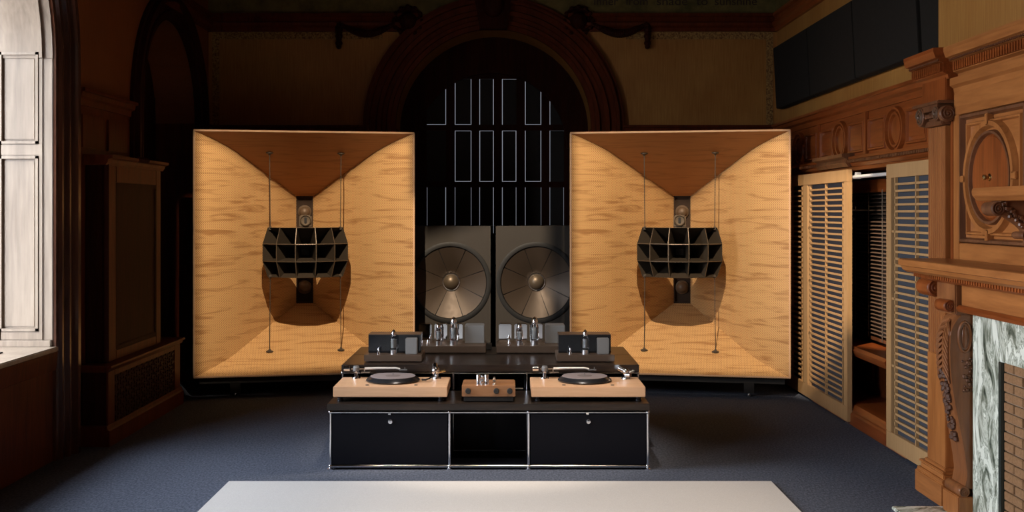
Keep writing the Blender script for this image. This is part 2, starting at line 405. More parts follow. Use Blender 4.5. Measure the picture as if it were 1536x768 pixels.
for x0, x1 in ((XL+.11, -1.25), (1.2, XR-.11)): m.box(x0, x1, YB-.0055, YB+.01, ZP-.13, ZP-.05)
struct('trim_10', m, BORDER)

# carved bosses, garlands and drops over the arch
def boss(x, z, r, name):
    m = MB().lathe([(r, 0), (r, -.03), (r*.86, -.06), (r*.72, -.035), (r*.62, -.04), (r*.5, -.10), (r*.25, -.135), (.005, -.145)], (x, YB, z), 24, 'Y')
    for i in range(12):
        a = 2*pi*i/12; m.sphere((x+r*.92*cos(a), YB-.045, z+r*.92*sin(a)), r*.17, 8)
    o = m.build(name, DARKW, smooth=True); o['kind'] = 'structure'; return o
boss(.72, 1.65+(317-32)/149.1, .15, 'trim_11'); boss(-.99, 1.65+(317-32)/149.1, .15, 'trim_12')
def garland(x0, x1, z, sag, name, drop_x):
    m = MB(); n = 26
    for i in range(n+1):
        t = i/n; zz = z-sag*sin(pi*t); r = .022+.022*sin(pi*t)
        m.sphere((x0+(x1-x0)*t, YB-.05, zz), r, 8)
    for i in range(7): m.sphere((drop_x, YB-.05, z-.02-.035*i), .034-.001*i+.008*(i % 2), 8)
    o = m.build(name, DARKW, smooth=True); o['kind'] = 'structure'; return o
garland(.86, 1.40, 3.53, .10, 'trim_13', 1.41); garland(-1.13, -1.67, 3.53, .10, 'trim_14', -1.68)
m = MB(); m.prism('Y', [(-.27, 3.47), (0, 3.47), (.08, 3.95), (-.35, 3.95)], YB-.12, YB)
m.sphere((-.134, YB-.13, 3.72), .11, 14, (1, .6, 1.3))
struct('trim_15', m, DARKW, smooth=True)

# ---- shuttered window in the bay behind the central arch
YW = 12.1; sw = 1700/YW
def wx(p): return (p-760)/sw
def wz(p): return 1.65+(317-p)/sw
struct('wall_bay', MB().box(-1.3, 1.05, YW+.06, YW+.075, 0, 0.9), DARKW)
w1 = bpy.data.objects.new('window_1', None); C.objects.link(w1); w1.location = (-.16, YW, 0); w1['kind'] = 'structure'
colsX = [(640, 669), (682, 707), (719, 740.5), (753, 774.5), (787.5, 812), (824.5, 846)]
rowsZ = [(118, 187), (195.6, 272.5), (281, 350), (358, 430)]
# arch-headed frame plate with the pane openings left out
m = MB(); xa, xb = -1.25, 1.0
xs = [xa]+[v for a, b in colsX for v in (wx(a), wx(b))]+[xb]
zs = [0]+[v for a, b in reversed(rowsZ) for v in (wz(b), wz(a))]+[3.6]
for i in range(len(xs)-1):
    for j in range(len(zs)-1):
        if i % 2 == 1 and j % 2 == 1: continue
        m.box(xs[i], xs[i+1], YW, YW+.05, zs[j], zs[j+1])
m.build('window_frame', DARKW, w1)
# arched head covering the tops of the openings
ac, ar, asp = -.16, .80, 2.32
rows = []
for i in range(33):
    a = pi-pi*i/32
    rows.append([(ac+ar*cos(a), YW-.06, asp+ar*sin(a)), (ac+1.5*ar*cos(a)*1.1, YW-.06, asp+1.6*ar*max(sin(a), .0)), (ac+1.5*ar*cos(a)*1.1, YW-.01, asp+1.6*ar*sin(a)), (ac+ar*cos(a), YW-.01, asp+ar*sin(a))])
MB().loft(rows, True, True).build('arched_head', DARKW, w1)
random.seed(5)
for ci, (a, b) in enumerate(colsX):
    for ri, (t, u) in enumerate(rowsZ):
        g = [random.choice((0, .0045, .007, .008)) for _ in range(4)]
        if ci in (0, 5): g = [g[0]*(ci == 5), g[1]*(ci == 0), g[2]*.4, g[3]*.4]
        if ri == 1 and ci == 1: g = [.008, .007, .007, .008]
        if ri == 1 and ci in (2, 3): g = [.008, .007, .007, .007]
        if ri == 0: g[3] = .007 if ci in (0, 1, 4) else 0
        if ri == 2: g[2] = g[3] = 0; g[0] = max(g[0], .006); g[1] = max(g[1], .005)
        if ri == 3: g = [0, 0, 0, 0]
        x0, x1, z0, z1 = wx(a)+g[0], wx(b)-g[1], wz(u)+g[3], wz(t)-g[2]
        mm = MB().box(x0, x1, YW+.012, YW+.035, z0, z1)
        mm.build('shutter_panel', BLACKM, w1)

def filmglass():
    m = bpy.data.materials.new('dark_film_glass'); m.use_nodes = True; t = m.node_tree; t.nodes.clear()
    o = t.nodes.new('ShaderNodeOutputMaterial'); a = t.nodes.new('ShaderNodeBsdfTransparent'); a.inputs[0].default_value = (.125, .126, .132, 1)
    t.links.new(a.outputs[0], o.inputs[0]); return m
MB().box(-1.25, 1.0, YW+.05, YW+.056, .9, 3.6).build('window_pane', filmglass(), w1)

# ---- far-left arched doorway
d1 = bpy.data.objects.new('door_1', None); C.objects.link(d1); d1.location = (-3.4, ADOOR[0], 0); d1['kind'] = 'structure'
MB().box(-3.46, -3.40, ADOOR[0]-.9, ADOOR[0]+.9, 0, 3.5).build('door_leaf', DARKW, d1)
for y0 in (-.78, .06):
    for z0, z1 in ((.2, .95), (1.1, 2.0), (2.12, 2.75)):
        MB().box(-3.40, -3.375, ADOOR[0]+y0, ADOOR[0]+y0+.72, z0, z1).build('panel', DARKW, d1, bevel=.01)

# ---- left window: panelled reveal, sill, sashes
w2 = bpy.data.objects.new('window_2', None); C.objects.link(w2); w2.location = (-3.5, 6.4, .755); w2['kind'] = 'structure'
def reveal(cY, far, parent):
    """far jamb: stiles, rails and sunk panels facing the room's near end"""
    yj = far-.002
    def bx(n_, x0, x1, z0, z1, d, mat=PALE, bev=.006): MB().box(x0, x1, yj-d, yj, z0, z1).build(n_, mat, parent, bevel=bev)
    MB().box(-3.9, -2.99, yj-.006, yj, .75, 2.66).build('backing_panel', PALE, parent)
    bx('stile', -3.075, -2.995, .80, 2.66, .02, bev=.004)
    xs_ = [-3.075, -3.365, -3.655]
    for x in xs_: bx('stile', x-.012, x+.02, .80, 2.66, .030)
    for x in xs_[:2]:
        for z0, z1 in ((.80, .86), (2.015, 2.095)): bx('rail', x-.26, x, z0, z1, .028)
        for z0, z1 in ((.86, 2.015), (2.095, 2.70)):
            # moulded edge round the sunk panel
            x0, x1 = x-.27, x-.012
            mm = MB()
            for q in ((x0, x0+.018, z0, z1), (x1-.018, x1, z0, z1)): mm.box(q[0], q[1], yj-.036, yj, q[2], q[3])
            mm.box(x0, x1, yj-.036, yj, z0, z0+.018); mm.box(x0, x1, yj-.036, yj, z1-.018, z1)
            mm.build('panel_moulding', PALE, parent)
            MB().box(x0+.026, x1-.026, yj-.016, yj, z0+.026, z1-.026).build('panel', PALE, parent, bevel=.006)
    bx('rail', -3.9, -3.0, .755, .80, .04)
reveal(6.4, 7.5, w2)
# soffit of the arch (shutter head continues round the curve)
rows = []
for i in range(25):
    a = pi*i/24; c_, s_ = cos(a), sin(a)
    rows.append([(XL-.9, 6.4+1.098*c_, 2.66+1.098*s_), (XL+.005, 6.4+1.098*c_, 2.66+1.098*s_), (XL+.005, 6.4+1.075*c_, 2.66+1.075*s_), (XL-.9, 6.4+1.075*c_, 2.66+1.075*s_)])
MB().loft(rows, True, True).build('arch_soffit', PALE, w2, smooth=True)
rows = []
for i in range(13):
    a = pi/2*i/12*.9; c_, s_ = cos(a), sin(a)
    rows.append([(-3.075, 6.4+1.076*c_, 2.66+1.076*s_), (-3.055, 6.4+1.076*c_, 2.66+1.076*s_), (-3.055, 6.4+1.05*c_, 2.66+1.05*s_), (-3.075, 6.4+1.05*c_, 2.66+1.05*s_)])
MB().loft(rows, True, True).build('soffit_moulding', PALE, w2, smooth=True)
MB().box(-3.95, -2.965, 5.3, 7.5, .725, .757).build('window_sill', PALE, w2, bevel=.006)
mm = MB()
for i in range(9): mm.box(-3.50+i*.035, -3.485+i*.035, 5.9, 7.12, .757, .763)
mm.box(-3.52, -3.50, 5.88, 7.14, .757, .765); mm.box(-3.195, -3.175, 5.88, 7.14, .757, .765); mm.box(-3.52, -3.175, 7.12, 7.14, .757, .765)
mm.build('sill_grille', GREYP, w2)
def sashes(cY, parent):
    m = MB()
    for y in (-1.08, -.36, .36, 1.08): m.box(-3.90, -3.85, cY+y-.03, cY+y+.03, .75, 2.66+sqrt(max(1.2-y*y, .01)))
    for z in (.78, 1.7, 2.66): m.box(-3.90, -3.85, cY-1.1, cY+1.1, z-.03, z+.03)
    m.build('sash', PALE, parent)
sashes(6.4, w2)
w3 = bpy.data.objects.new('window_3', None); C.objects.link(w3); w3.location = (-3.5, 2.1, .755); w3['kind'] = 'structure'
sashes(2.1, w3); MB().box(-3.95, -2.965, 1.0, 3.2, .725, .757).build('window_sill', PALE, w3)
# apron under the left sill
m = MB()
for y0, y1 in ((5.3, 6.3), (6.42, 7.42)):
    m.box(XL, XL+.012, y0, y1, .12, .60)
m.prism('Y', [(XL, .60), (XL+.02, .60), (XL+.03, .70), (XL+.03, .724), (XL, .724)], 5.3, 7.5)
struct('trim_16', m, MAHOD, bevel=.003)
struct('baseboard_left', MB().box(XL, XL+.02, YF, 5.25, 0, .16).box(XL, XL+.02, 7.9, 9.2, 0, .16).box(XL, XL+.02, 11.1, YB, 0, .16), DARKW)
# wainscot panels on the left wall between window and arched door
m = MB()
for y0, y1 in ((7.98, 8.42), (8.50, 8.94)):
    for z0, z1 in ((2.1, 2.34),): m.box(XL, XL+.015, y0, y1, z0, z1)
struct('trim_17', m, MAHOD, bevel=.006)

# ---- right wall with its recessed window
NY0, NY1, NX = 8.05, 9.85, 3.02
m = MB(); m.box(XR, XR+1, YF, NY0, 0, 1.97); m.box(XR, XR+1, NY1, YB+.1, 0, 1.97); m.box(XR, XR+1, YF, YB+.1, 1.97, ZW)
m.box(NX, XR+1, NY0, NY1, 0, 1.97)
struct('wall_right', m, MAHOY)
struct('wall_right_upper', MB().box(XR, XR+1, YF, YB+.1, ZW, ZC), PAPER)
m = MB(); run_right(m, CAP, 6.7, YB); 
run_right(m, [(-.01, 2.0), (.02, 2.0), (.035, 2.02), (.03, 2.045), (.05, 2.055), (.05, 2.075), (-.01, 2.085)], 6.7, YB)
struct('trim_18', m, MAHOY, smooth=True)
m = MB()
for i in range(150): m.box(XR-.062, XR-.03, 6.75+i*.031, 6.75+i*.031+.017, 2.03, 2.05)
o = m.build('bead_moulding', CARVE, bpy.data.objects['trim_18']); o['kind'] = 'stuff'
m = MB().prism('Y', [(XR, 2.0), (XR-.05, 2.0), (XR-.07, 2.03), (XR-.06, 2.06), (XR-.10, 2.075), (XR-.10, 2.10), (XR, 2.11)], 8.86, 9.72)
struct('trim_19', m, CARVE, smooth=True)
# frieze of sunk panels and ovals above the screens
fz = bpy.data.objects.new('trim_20', None); C.objects.link(fz); fz.location = (XR, 9, 2.2); fz['kind'] = 'structure'
def ring(cy, cz, a, b, w, x, proj, n=40):
    rows = []
    for i in range(n+1):
        t = 2*pi*i/n; c_, s_ = cos(t), sin(t)
        rows.append([(x+.004, cy+a*c_, cz+b*s_), (x-proj, cy+(a+w*.25)*c_, cz+(b+w*.25)*s_), (x-proj, cy+(a+w*.75)*c_, cz+(b+w*.75)*s_), (x+.004, cy+(a+w)*c_, cz+(b+w)*s_)])
    return MB().loft(rows, True)
def frame_rect(y0, y1, z0, z1, w, x, proj):
    m = MB()
    P = lambda y, z, o, p: (x-p, y+(o if y == y0 else -o), z+(o if z == z0 else -o))
    rows = []
    for y, z in ((y0, z0), (y1, z0), (y1, z1), (y0, z1), (y0, z0)):
        rows.append([P(y, z, 0, -.004), P(y, z, w*.3, proj), P(y, z, w*.7, proj), P(y, z, w, -.004)])
    return m.loft(rows, True)
for cy in (7.9, 9.2, 10.5):
    ring(cy, 2.22, .10, .10, .03, XR, .022).build('roundel_ring', MAHO, fz, smooth=True)
    ring(cy, 2.22, .165, .135, .03, XR, .03).build('outer_ring', MAHO, fz, smooth=True)
    MB().lathe([(.095, 0), (.09, -.008), (.05, -.014), (.004, -.016)], (XR, cy, 2.22), 24, 'X').build('roundel', MAHO, fz, smooth=True)
    for y0, y1 in ((cy-.60, cy-.21), (cy+.21, cy+.60)):
        frame_rect(y0, y1, 2.10, 2.345, .028, XR, .018).build('panel_frame', MAHO, fz)
        MB().box(XR-.01, XR, y0+.05, y1-.05, 2.15, 2.30).build('panel', MAHOY, fz, bevel=.004)
    MB().box(XR-.024, XR, cy-.685, cy-.625, 2.085, 2.40).build('stile', MAHO, fz, bevel=.004)
# niche: sill, bench, plinth and back panels
n1 = bpy.data.objects.new('window_4', None); C.objects.link(n1); n1.location = (2.9, 8.95, .55); n1['kind'] = 'structure'
MB().prism('Y', [(XR-.03, .555), (XR-.035, .575), (XR-.02, .60), (NX, .60), (NX, .52), (XR-.005, .52)], NY0, NY1).build('window_sill', MAHOY, n1, smooth=True)
MB().prism('Y', [(XR-.06, 0), (XR-.06, .085), (XR-.045, .095), (XR-.05, .11), (XR-.035, .12), (XR-.02, .15), (XR, .155), (NX, .155), (NX, 0)], NY0-.5, NY1).build('plinth', MAHOY, n1, smooth=True)
for y0, y1 in ((8.15, 8.62), (8.72, 9.20), (9.3, 9.75)):
    MB().box(NX-.02, NX, y0, y1, .22, .47).build('panel', MAHO, n1, bevel=.006)
MB().box(NX-.05, NX-.002, NY0, NY1, .6, 1.97).build('dark_pane', BLACKM, n1)
struct('baseboard_right', MB().box(XR-.03, XR, NY1, YB, 0, .16), MAHOY)

# venetian blind in the recess
vb = thing('venetian_blind', (2.93, 9.1, 1.9), 'dark brown venetian blind lowered in the wall recess between the two slatted screens', 'blind')
MB().box(2.90, 2.955, 8.62, 9.56, 1.80, 1.90).build('head_rail', MAHOY, vb)
MB().box(2.91, 2.95, 8.62, 9.56, .63, .655).build('bottom_rail', CARVE, vb)
sl0 = None
for i in range(37):
    z = .685+i*.0305
    if sl0 is None:
        sl0 = MB().add([(2.905, 8.62, z-.007), (2.95, 8.62, z+.009), (2.95, 9.56, z+.009), (2.905, 9.56, z-.007), (2.905, 8.62, z-.003), (2.95, 8.62, z+.013), (2.95, 9.56, z+.013), (2.905, 9.56, z-.003)],
            [(0,3,2,1),(4,5,6,7),(0,1,5,4),(1,2,6,5),(2,3,7,6),(3,0,4,7)]).build('slat', GREYP, vb)
        sl0.data.materials[0] = plain('brown_blind_slat', (.16, .105, .075), .4)
    else:
        c = sl0.copy(); C.objects.link(c); c.location.z = sl0.location.z+i*.0305
for y in (8.75, 9.08, 9.42): MB().tube([(2.90, y, .64), (2.90, y, 1.82)], .004, 6).build('ladder_cord', RIMM, vb)

# slatted sliding screens
def screen(y0, y1, label, stiles):
    X0, X1 = XR-.085, XR-.045; Z0, Z1 = .02, 1.975
    t = thing('slatted_screen', (XR-.06, (y0+y1)/2, 0), label, 'screen', 'sliding slatted screens along the right wall')
    f = MB().box(X0, X1, y0, y1, Z0, Z0+.115).box(X0, X1, y0, y1, Z1-.095, Z1)
    for a, b in stiles: f.box(X0, X1, a, b, Z0+.115, Z1-.095)
    f.build('frame', TAN, t, bevel=.003)
    MB().box(X1-.012, X1-.004, y0+.03, y1-.03, Z0+.05, Z1-.05).build('felt_backing', FELT, t)
    for (a0, a1), (b0, b1) in zip(stiles[:-1], stiles[1:]):
        ya, yb = a1, b0; w = yb-ya; e_ = .055
        for y in (ya+e_, ya+w/2, yb-e_):
            MB().box(X0+.006, X1-.014, y-.008, y+.008, Z0+.115, Z1-.095).build('fillet', TAN, t)
        n = 38; dz = (Z1-.095-Z0-.115)/n; first = None
        for i in range(1, n):
            z = Z0+.115+i*dz
            full = i % 10 == 0
            if full: MB().box(X0+.006, X0+.020, ya, yb, z-.0075, z+.0075).build('slat', TAN, t)
            elif first is None:
                first = MB().box(X0+.006, X0+.020, ya+e_-.008, yb-e_+.008, z-.0075, z+.0075).build('slat', TAN, t); zi = i
            else:
                c = first.copy(); C.objects.link(c); c.location.z = first.location.z+(i-zi)*dz
    MB().box(X0+.01, X1-.01, y0+.02, y0+.08, 0, Z0).build('floor_guide', STEEL, t)
    return t
screen(8.77, 11.0, 'tan slatted sliding screen over dark felt, half behind the right loudspeaker', [(8.77, 8.86), (9.93, 10.09), (10.91, 11.0)])
screen(6.78, 7.87, 'tan slatted sliding screen over dark felt, beside the fluted pilaster', [(6.78, 6.87), (7.77, 7.87)])
cr_ = thing('hanging_rail', (XR-.05, 8.3, 1.92), 'white metal rail spanning the gap between the slatted screens', 'rail')
MB().tube([(XR-.03, 7.3, 1.915), (XR-.03, 9.2, 1.915)], .014, 12).build('tube', WHITE, cr_, smooth=True)
MB().box(XR-.035, XR+.0, 8.70, 8.74, 1.90, 1.95).build('bracket', WHITE, cr_)

# acoustic panels high on the right wall
names = ['black fabric acoustic panel farthest along the right wall, nearest the corner', 'second black fabric acoustic panel from the room corner',
         'third black fabric acoustic panel from the room corner, above the cornice end', 'fourth black fabric acoustic panel, cut off by the chimney breast']
for i, (a, b) in enumerate(((9.86, 11.08), (8.58, 9.84), (7.25, 8.56), (6.67, 7.19))):
    mm = MB().prism('Y', [(XR-.085, 2.655), (XR-.025, 2.645), (XR-.055, 3.235), (XR-.115, 3.245)], a, b)
    o = mm.build('acoustic_panel', PANELF, bevel=.004); tag(o, names[i], 'acoustic panel', 'black acoustic panels on the right wall')
    mm = MB()
    for y in (a+.2, b-.2): mm.box(XR-.06, XR-.002, y-.02, y+.02, 2.67, 2.70).box(XR-.08, XR-.002, y-.02, y+.02, 3.14, 3.17)
    q = mm.build('wall_bracket', BLACKM); q.parent = o

# ---- chimney breast, overmantel and fireplace
BX = 2.5
struct('wall_breast', MB().box(BX+.03, XR+.02, 3.6, 6.64, 2.40, ZC), PAPER)
struct('wall_breast_lower', MB().box(BX, XR+.02, 3.6, 6.64, 0, 2.44), OAKGY)
fp = thing('fireplace', (2.45, 5.0, 0), 'carved wooden fireplace with green marble surround and tall panelled overmantel', 'fireplace')
# pilaster at the far end
MB().box(2.42, BX+.02, 6.30, 6.72, 0, .13).build('pilaster_plinth', OAKGY, fp, bevel=.006)
MB().prism('Z', [(2.425, 6.31), (BX, 6.31), (BX, 6.70), (2.425, 6.70)], .13, .15).prism('Z', [(2.437, 6.32), (BX, 6.32), (BX, 6.67), (2.437, 6.67)], .15, .18).prism('Z', [(2.43, 6.315), (BX, 6.315), (BX, 6.685), (2.43, 6.685)], .18, .195).prism('Z', [(2.445, 6.325), (BX, 6.325), (BX, 6.63), (2.445, 6.63)], .195, .215).build('base_moulding', OAKGY, fp, bevel=.004)
MB().box(2.45, BX+.02, 6.33, 6.60, .215, .84).build('pedestal', OAKG, fp, bevel=.004)
def fluted(z0, z1):
    m = MB(); n = 8; y0, y1 = 6.335, 6.59; w = (y1-y0)/n
    prof = []
    for i in range(n):
        a = y0+i*w
        for k in range(7):
            t = k/6; yy = a+w*.14+w*.72*t
            prof.append((2.452+(.016*sin(pi*t)), yy))
    prof = [(BX+.02, y0), (2.452, y0)]+prof+[(2.452, y1), (BX+.02, y1)]
    return m.prism('Z', prof, z0, z1)
fluted(.84, 1.36).build('fluted_shaft', OAKG, fp)
fluted(1.36, 2.13).build('fluted_shaft', OAKG, fp)
MB().box(2.475, BX+.02, 6.285, 6.325, 1.36, 2.2).build('side_fillet', MAHO, fp, bevel=.004)
# ionic capital: cushion plus two volutes and an abacus
cap = MB().box(2.42, BX, 6.31, 6.61, 2.135, 2.165).box(2.43, BX, 6.33, 6.60, 2.165, 2.245).build('capital', CARVE, fp, bevel=.005)
def volute(y0, y1, x, z, r, parent, mat, name='volute'):
    m = MB()
    m.lathe([(r*.9, y0), (r, y0+.004), (r, y1-.004), (r*.9, y1)], (x, 0, z), 22, 'Y')
    o = m.build(name, mat, parent, smooth=True)
    for ys, sg in ((y0, -1), (y1, 1)):
        pts = []
        for i in range(40):
            t = i/39; a = 2*pi*2.1*t; rr = r*(.93-.75*t)
            pts.append((x+rr*cos(a+2), ys+sg*.003, z+rr*sin(a+2)))
        MB().tube(pts, r*.085, 6).sphere((x, ys, z), r*.22, 10, (1, .6, 1)).build('scroll', mat, o, smooth=True)
    return o
def volute_x(y, z, r, x, parent, mat):
    """volute facing the room"""
    m = MB().lathe([(r, x+.05), (r, x+.004), (r*.92, x)], (0, y, z), 22, 'X')
    o = m.build('volute', mat, parent, smooth=True)
    pts = []
    for i in range(40):
        t = i/39; a = 2*pi*2.2*t; rr = r*(.93-.78*t)
        pts.append((x-.002, y+rr*cos(a), z+rr*sin(a)))
    MB().tube(pts, r*.10, 6).sphere((x-.004, y, z), r*.24, 10).build('scroll', plain('polished_scroll', (.11, .060, .035), .35), o, smooth=True)
volute_x(6.575, 2.192, .054, 2.395, fp, CARVE); volute_x(6.345, 2.196, .042, 2.40, fp, CARVE)
volute(6.265, 6.30, 2.44, 2.192, .046, fp, CARVE)
mm = MB().prism('Y', [(2.40, 2.215), (2.405, 2.25), (BX, 2.25), (BX, 2.215)], 6.33, 6.63)
for i in range(8): mm.sphere((2.415, 6.38+i*.026, 2.19), .016, 8)
mm.build('carved_band', CARVE, fp, smooth=True)
MB().box(2.39, BX, 6.285, 6.685, 2.25, 2.268).build('abacus', CARVE, fp, bevel=.004)
MB().box(2.44, BX+.02, 6.30, 6.66, 2.268, 2.40).build('entablature_block', MAHO, fp, bevel=.004)
# cornice with dentils, breaking forward over the pilaster
def cornice(y0, y1, x):
    MB().prism('Y', [(BX+.05, 2.385), (x+.085, 2.385), (x+.08, 2.41), (x+.055, 2.42), (x+.055, 2.475), (x+.035, 2.48), (x+.03, 2.495), (x+.012, 2.50), (x, 2.535), (x, 2.555), (BX+.05, 2.565)], y0, y1).build('cornice', OAKGY if y1 < 6.3 else MAHOY, fp)
    m = MB(); n = int((y1-y0)/.03)
    for i in range(n): m.box(x+.038, x+.06, y0+.006+i*.03, y0+.024+i*.03, 2.425, 2.472)
    o = m.build('dentils', MAHOY, fp); o['kind'] = 'stuff'
    m = MB()
    for i in range(int((y1-y0)/.02)): m.sphere((x+.03, y0+.01+i*.02, 2.487), .008, 6)
    o = m.build('bead_course', BEADM, fp); o['kind'] = 'stuff'
cornice(6.27, 6.74, 2.36); cornice(3.6, 6.27, 2.415)
# overmantel boards
MB().prism('Y', [(BX, 2.30), (BX-.02, 2.30), (BX-.025, 2.33), (BX-.045, 2.345), (BX-.045, 2.385), (BX, 2.385)], 3.6, 6.28).build('architrave', OAKGY, fp)
MB().box(BX-.022, BX, 3.6, 6.28, 2.18, 2.30).build('frieze_board', OAKGY, fp, bevel=.003)
MB().box(BX-.025, BX, 6.20, 6.28, 1.385, 2.18).build('stile', OAKG, fp, bevel=.003)
MB().box(BX-.025, BX, 5.30, 6.20, 1.385, 1.475).build('rail', OAKGY, fp, bevel=.003)
MB().box(BX-.03, BX, 5.30, 5.40, 1.475, 2.18).build('stile', OAKG, fp, bevel=.003)
MB().box(BX-.025, BX, 3.6, 5.30, 1.385, 2.18).build('panel_board', OAKG, fp, bevel=.003)
frame_rect(5.40, 6.20, 1.475, 2.18, .035, BX, .03).build('panel_frame', CARVE, fp)
frame_rect(5.47, 6.13, 1.52, 2.13, .025, BX, .02).build('inner_frame', OAKG, fp)
oc = (5.835, 1.825)
ring(oc[0], oc[1], .265, .255, .05, BX, .03).build('oval_ring', OAKG, fp, smooth=True)
ring(oc[0], oc[1], .232, .222, .026, BX, .024).build('oval_moulding', CARVE, fp, smooth=True)
mm = MB(); rows = []
for i in range(41):
    t = 2*pi*i/40; rows.append([(BX-.001, oc[0]+.235*cos(t), oc[1]+.225*sin(t)), (BX-.012, oc[0]+.22*cos(t), oc[1]+.21*sin(t)), (BX-.013, oc[0], oc[1])])
mm.loft(rows); mm.build('oval_panel', MAHO, fp)
for dy, dz, a, b in ((0, .30, .018, .03), (0, -.30, .018, .03), (.31, 0, .03, .018), (-.31, 0, .03, .018)):
    MB().box(BX-.034, BX, oc[0]+dy-a, oc[0]+dy+a, oc[1]+dz-b, oc[1]+dz+b).build('key_block', OAKG, fp, bevel=.004)
kn = MB().lathe([(.022, BX-.010), (.020, BX-.016), (.010, BX-.018), (.008, BX-.03), (.016, BX-.036), (.014, BX-.046), (.004, BX-.05)], (0, oc[0], oc[1]), 18, 'X').build('knob', BRASS, fp, smooth=True)
# bracketed display shelf
MB().prism('Y', [(2.30, 1.725), (2.295, 1.745), (2.30, 1.765), (BX, 1.765), (BX, 1.70), (2.325, 1.70)], 4.5, 5.60).build('display_shelf', OAKGY, fp, bevel=.003)
def corbel(y0, y1, sc, x_top, x_bot, z_top, z_bot, name, mat):
    front = []
    n = 24
    for i in range(n+1):
        t = i/n; bulge = .5*(1-cos(pi*min(1, t*1.05)))
        front.append((x_top+(x_bot-x_top)*bulge-.012*sin(2*pi*t), z_top+(z_bot-z_top)*t))
    prof = front+[(BX, z_bot), (BX, z_top)]
    return MB().prism('Y', prof, y0, y1).build(name, mat, fp, smooth=True)
corbel(5.36, 5.47, 1, 2.34, 2.47, 1.70, 1.52, 'corbel', CARVE)
volute(5.355, 5.475, 2.325, 1.662, .034, fp, CARVE); volute(5.36, 5.47, 2.455, 1.535, .018, fp, CARVE)
mm = MB(); random.seed(3)
for i in range(26):
    t = i/25; mm.sphere((2.35+.10*t+random.uniform(-.012, .012), 5.352, 1.68-.11*t+random.uniform(-.02, .02)), random.uniform(.007, .013), 6)
o = mm.build('carved_leaves', CARVE, fp, smooth=True); o['kind'] = 'stuff'
# mantel
MB().prism('Y', [(2.225, 1.325), (2.215, 1.345), (2.20, 1.35), (2.20, 1.382), (2.21, 1.387), (BX, 1.387), (BX, 1.31), (2.25, 1.31)], 3.6, 6.37).build('mantel_shelf', OAKGY, fp)
MB().prism('Y', [(2.30, 1.285), (2.29, 1.31), (BX, 1.31), (BX, 1.27), (2.33, 1.27)], 3.6, 6.34).build('bed_moulding', MAHOY, fp)
m = MB()
for i in range(60): m.box(2.275, 2.30, 4.55+i*.03, 4.568+i*.03, 1.288, 1.308)
o = m.build('dentils', MAHOY, fp); o['kind'] = 'stuff'
MB().box(2.40, BX, 3.6, 5.98, 1.145, 1.27).build('mantel_frieze', OAKGY, fp, bevel=.003)
MB().prism('Y', [(2.385, 1.12), (2.375, 1.14), (2.39, 1.155), (BX, 1.155), (BX, 1.12)], 3.6, 5.99).build('frieze_moulding', MAHOY, fp)
volute(6.27, 6.45, 2.375, 1.225, .048, fp, MAHO, 'bracket_scroll')
MB().box(2.375, BX, 6.27, 6.45, 1.225, 1.275).build('bracket_neck', MAHO, fp, bevel=.004)
MB().box(2.375, BX, 6.0, 6.26, 1.10, 1.272).build('bracket_block', LEGW, fp, bevel=.006)
volute(6.02, 6.16, 2.355, 1.145, .033, fp, MAHO, 'bracket_scroll')
# scrolled leg with carved leaf and fruit drop
legp = []
n = 40
for i in range(n+1):
    t = i/n; z = 1.10-.92*t
    x = 2.345+.012*cos(pi*t*1.4)+.105*(.5-.5*cos(pi*min(1, max(0, t-.12)*1.25)))-.012*sin(pi*t)
    if t < .12: x += .05*((.12-t)/.12)**2
    if t > .92: x -= .02*((t-.92)/.08)
    legp.append((x, z))
lg = MB().prism('Y', legp+[(BX, .18), (BX, 1.10)], 6.0, 6.18).build('scrolled_leg', LEGW, fp, smooth=True)
volute(5.99, 6.19, 2.42, .165, .03, fp, LEGW, 'foot_scroll')
MB().box(2.385, BX, 5.985, 6.20, .02, .14).build('leg_block', OAKG, fp, bevel=.005)
def legx(z):
    t = min(1, max(0, (1.10-z)/.92)); i = min(n-1, int(t*n)); return legp[i][0]
mm = MB(); random.seed(11)
for i in range(70):
    z = random.uniform(.42, .80); s = .5+.5*min(1, (z-.40)/.2)
    mm.sphere((legx(z)-.006, 6.09+random.uniform(-.045, .045)*s, z), random.uniform(.010, .019), 7)
o = mm.build('fruit_carving', plain('polished_carving', (.10, .045, .028), .3), fp, smooth=True); o['kind'] = 'stuff'
for k_ in range(9):
    z0 = 1.07-.031*k_
    for sgn in (-1, 1):
        pts = [(legx(z0)-.003, 6.09+sgn*.008, z0), (legx(z0-.02)-.012, 6.09+sgn*.035, z0-.02), (legx(z0-.055)-.008, 6.09+sgn*.065, z0-.055), (legx(z0-.085)-.003, 6.09+sgn*.07, z0-.09)]
        MB().tube(pts, [.006, .012, .010, .003], 6).build('acanthus_leaf', LEGW, fp, smooth=True)
# oval medallion and leaf relief on the near side of the leg
rows = []
for i in range(33):
    t = 2*pi*i/32; c_, s_ = cos(t), sin(t)
    rows.append([(2.425+.026*c_, 6.001, .985+.07*s_), (2.425+.030*c_, 5.990, .985+.075*s_), (2.425+.036*c_, 5.990, .985+.082*s_), (2.425+.041*c_, 6.001, .985+.088*s_)])
MB().loft(rows, True).build('medallion_ring', LEGW, fp, smooth=True)
MB().sphere((2.425, 5.998, .985), .06, 12, (.3, .12, 1)).build('medallion', LEGW, fp, smooth=True)
mm = MB()
for i in range(22):
    mm.sphere((2.44+random.uniform(-.03, .03), 5.998, random.uniform(.70, .88)), random.uniform(.007, .014), 6)
o = mm.build('carved_leaves', CARVE, fp, smooth=True); o['kind'] = 'stuff'
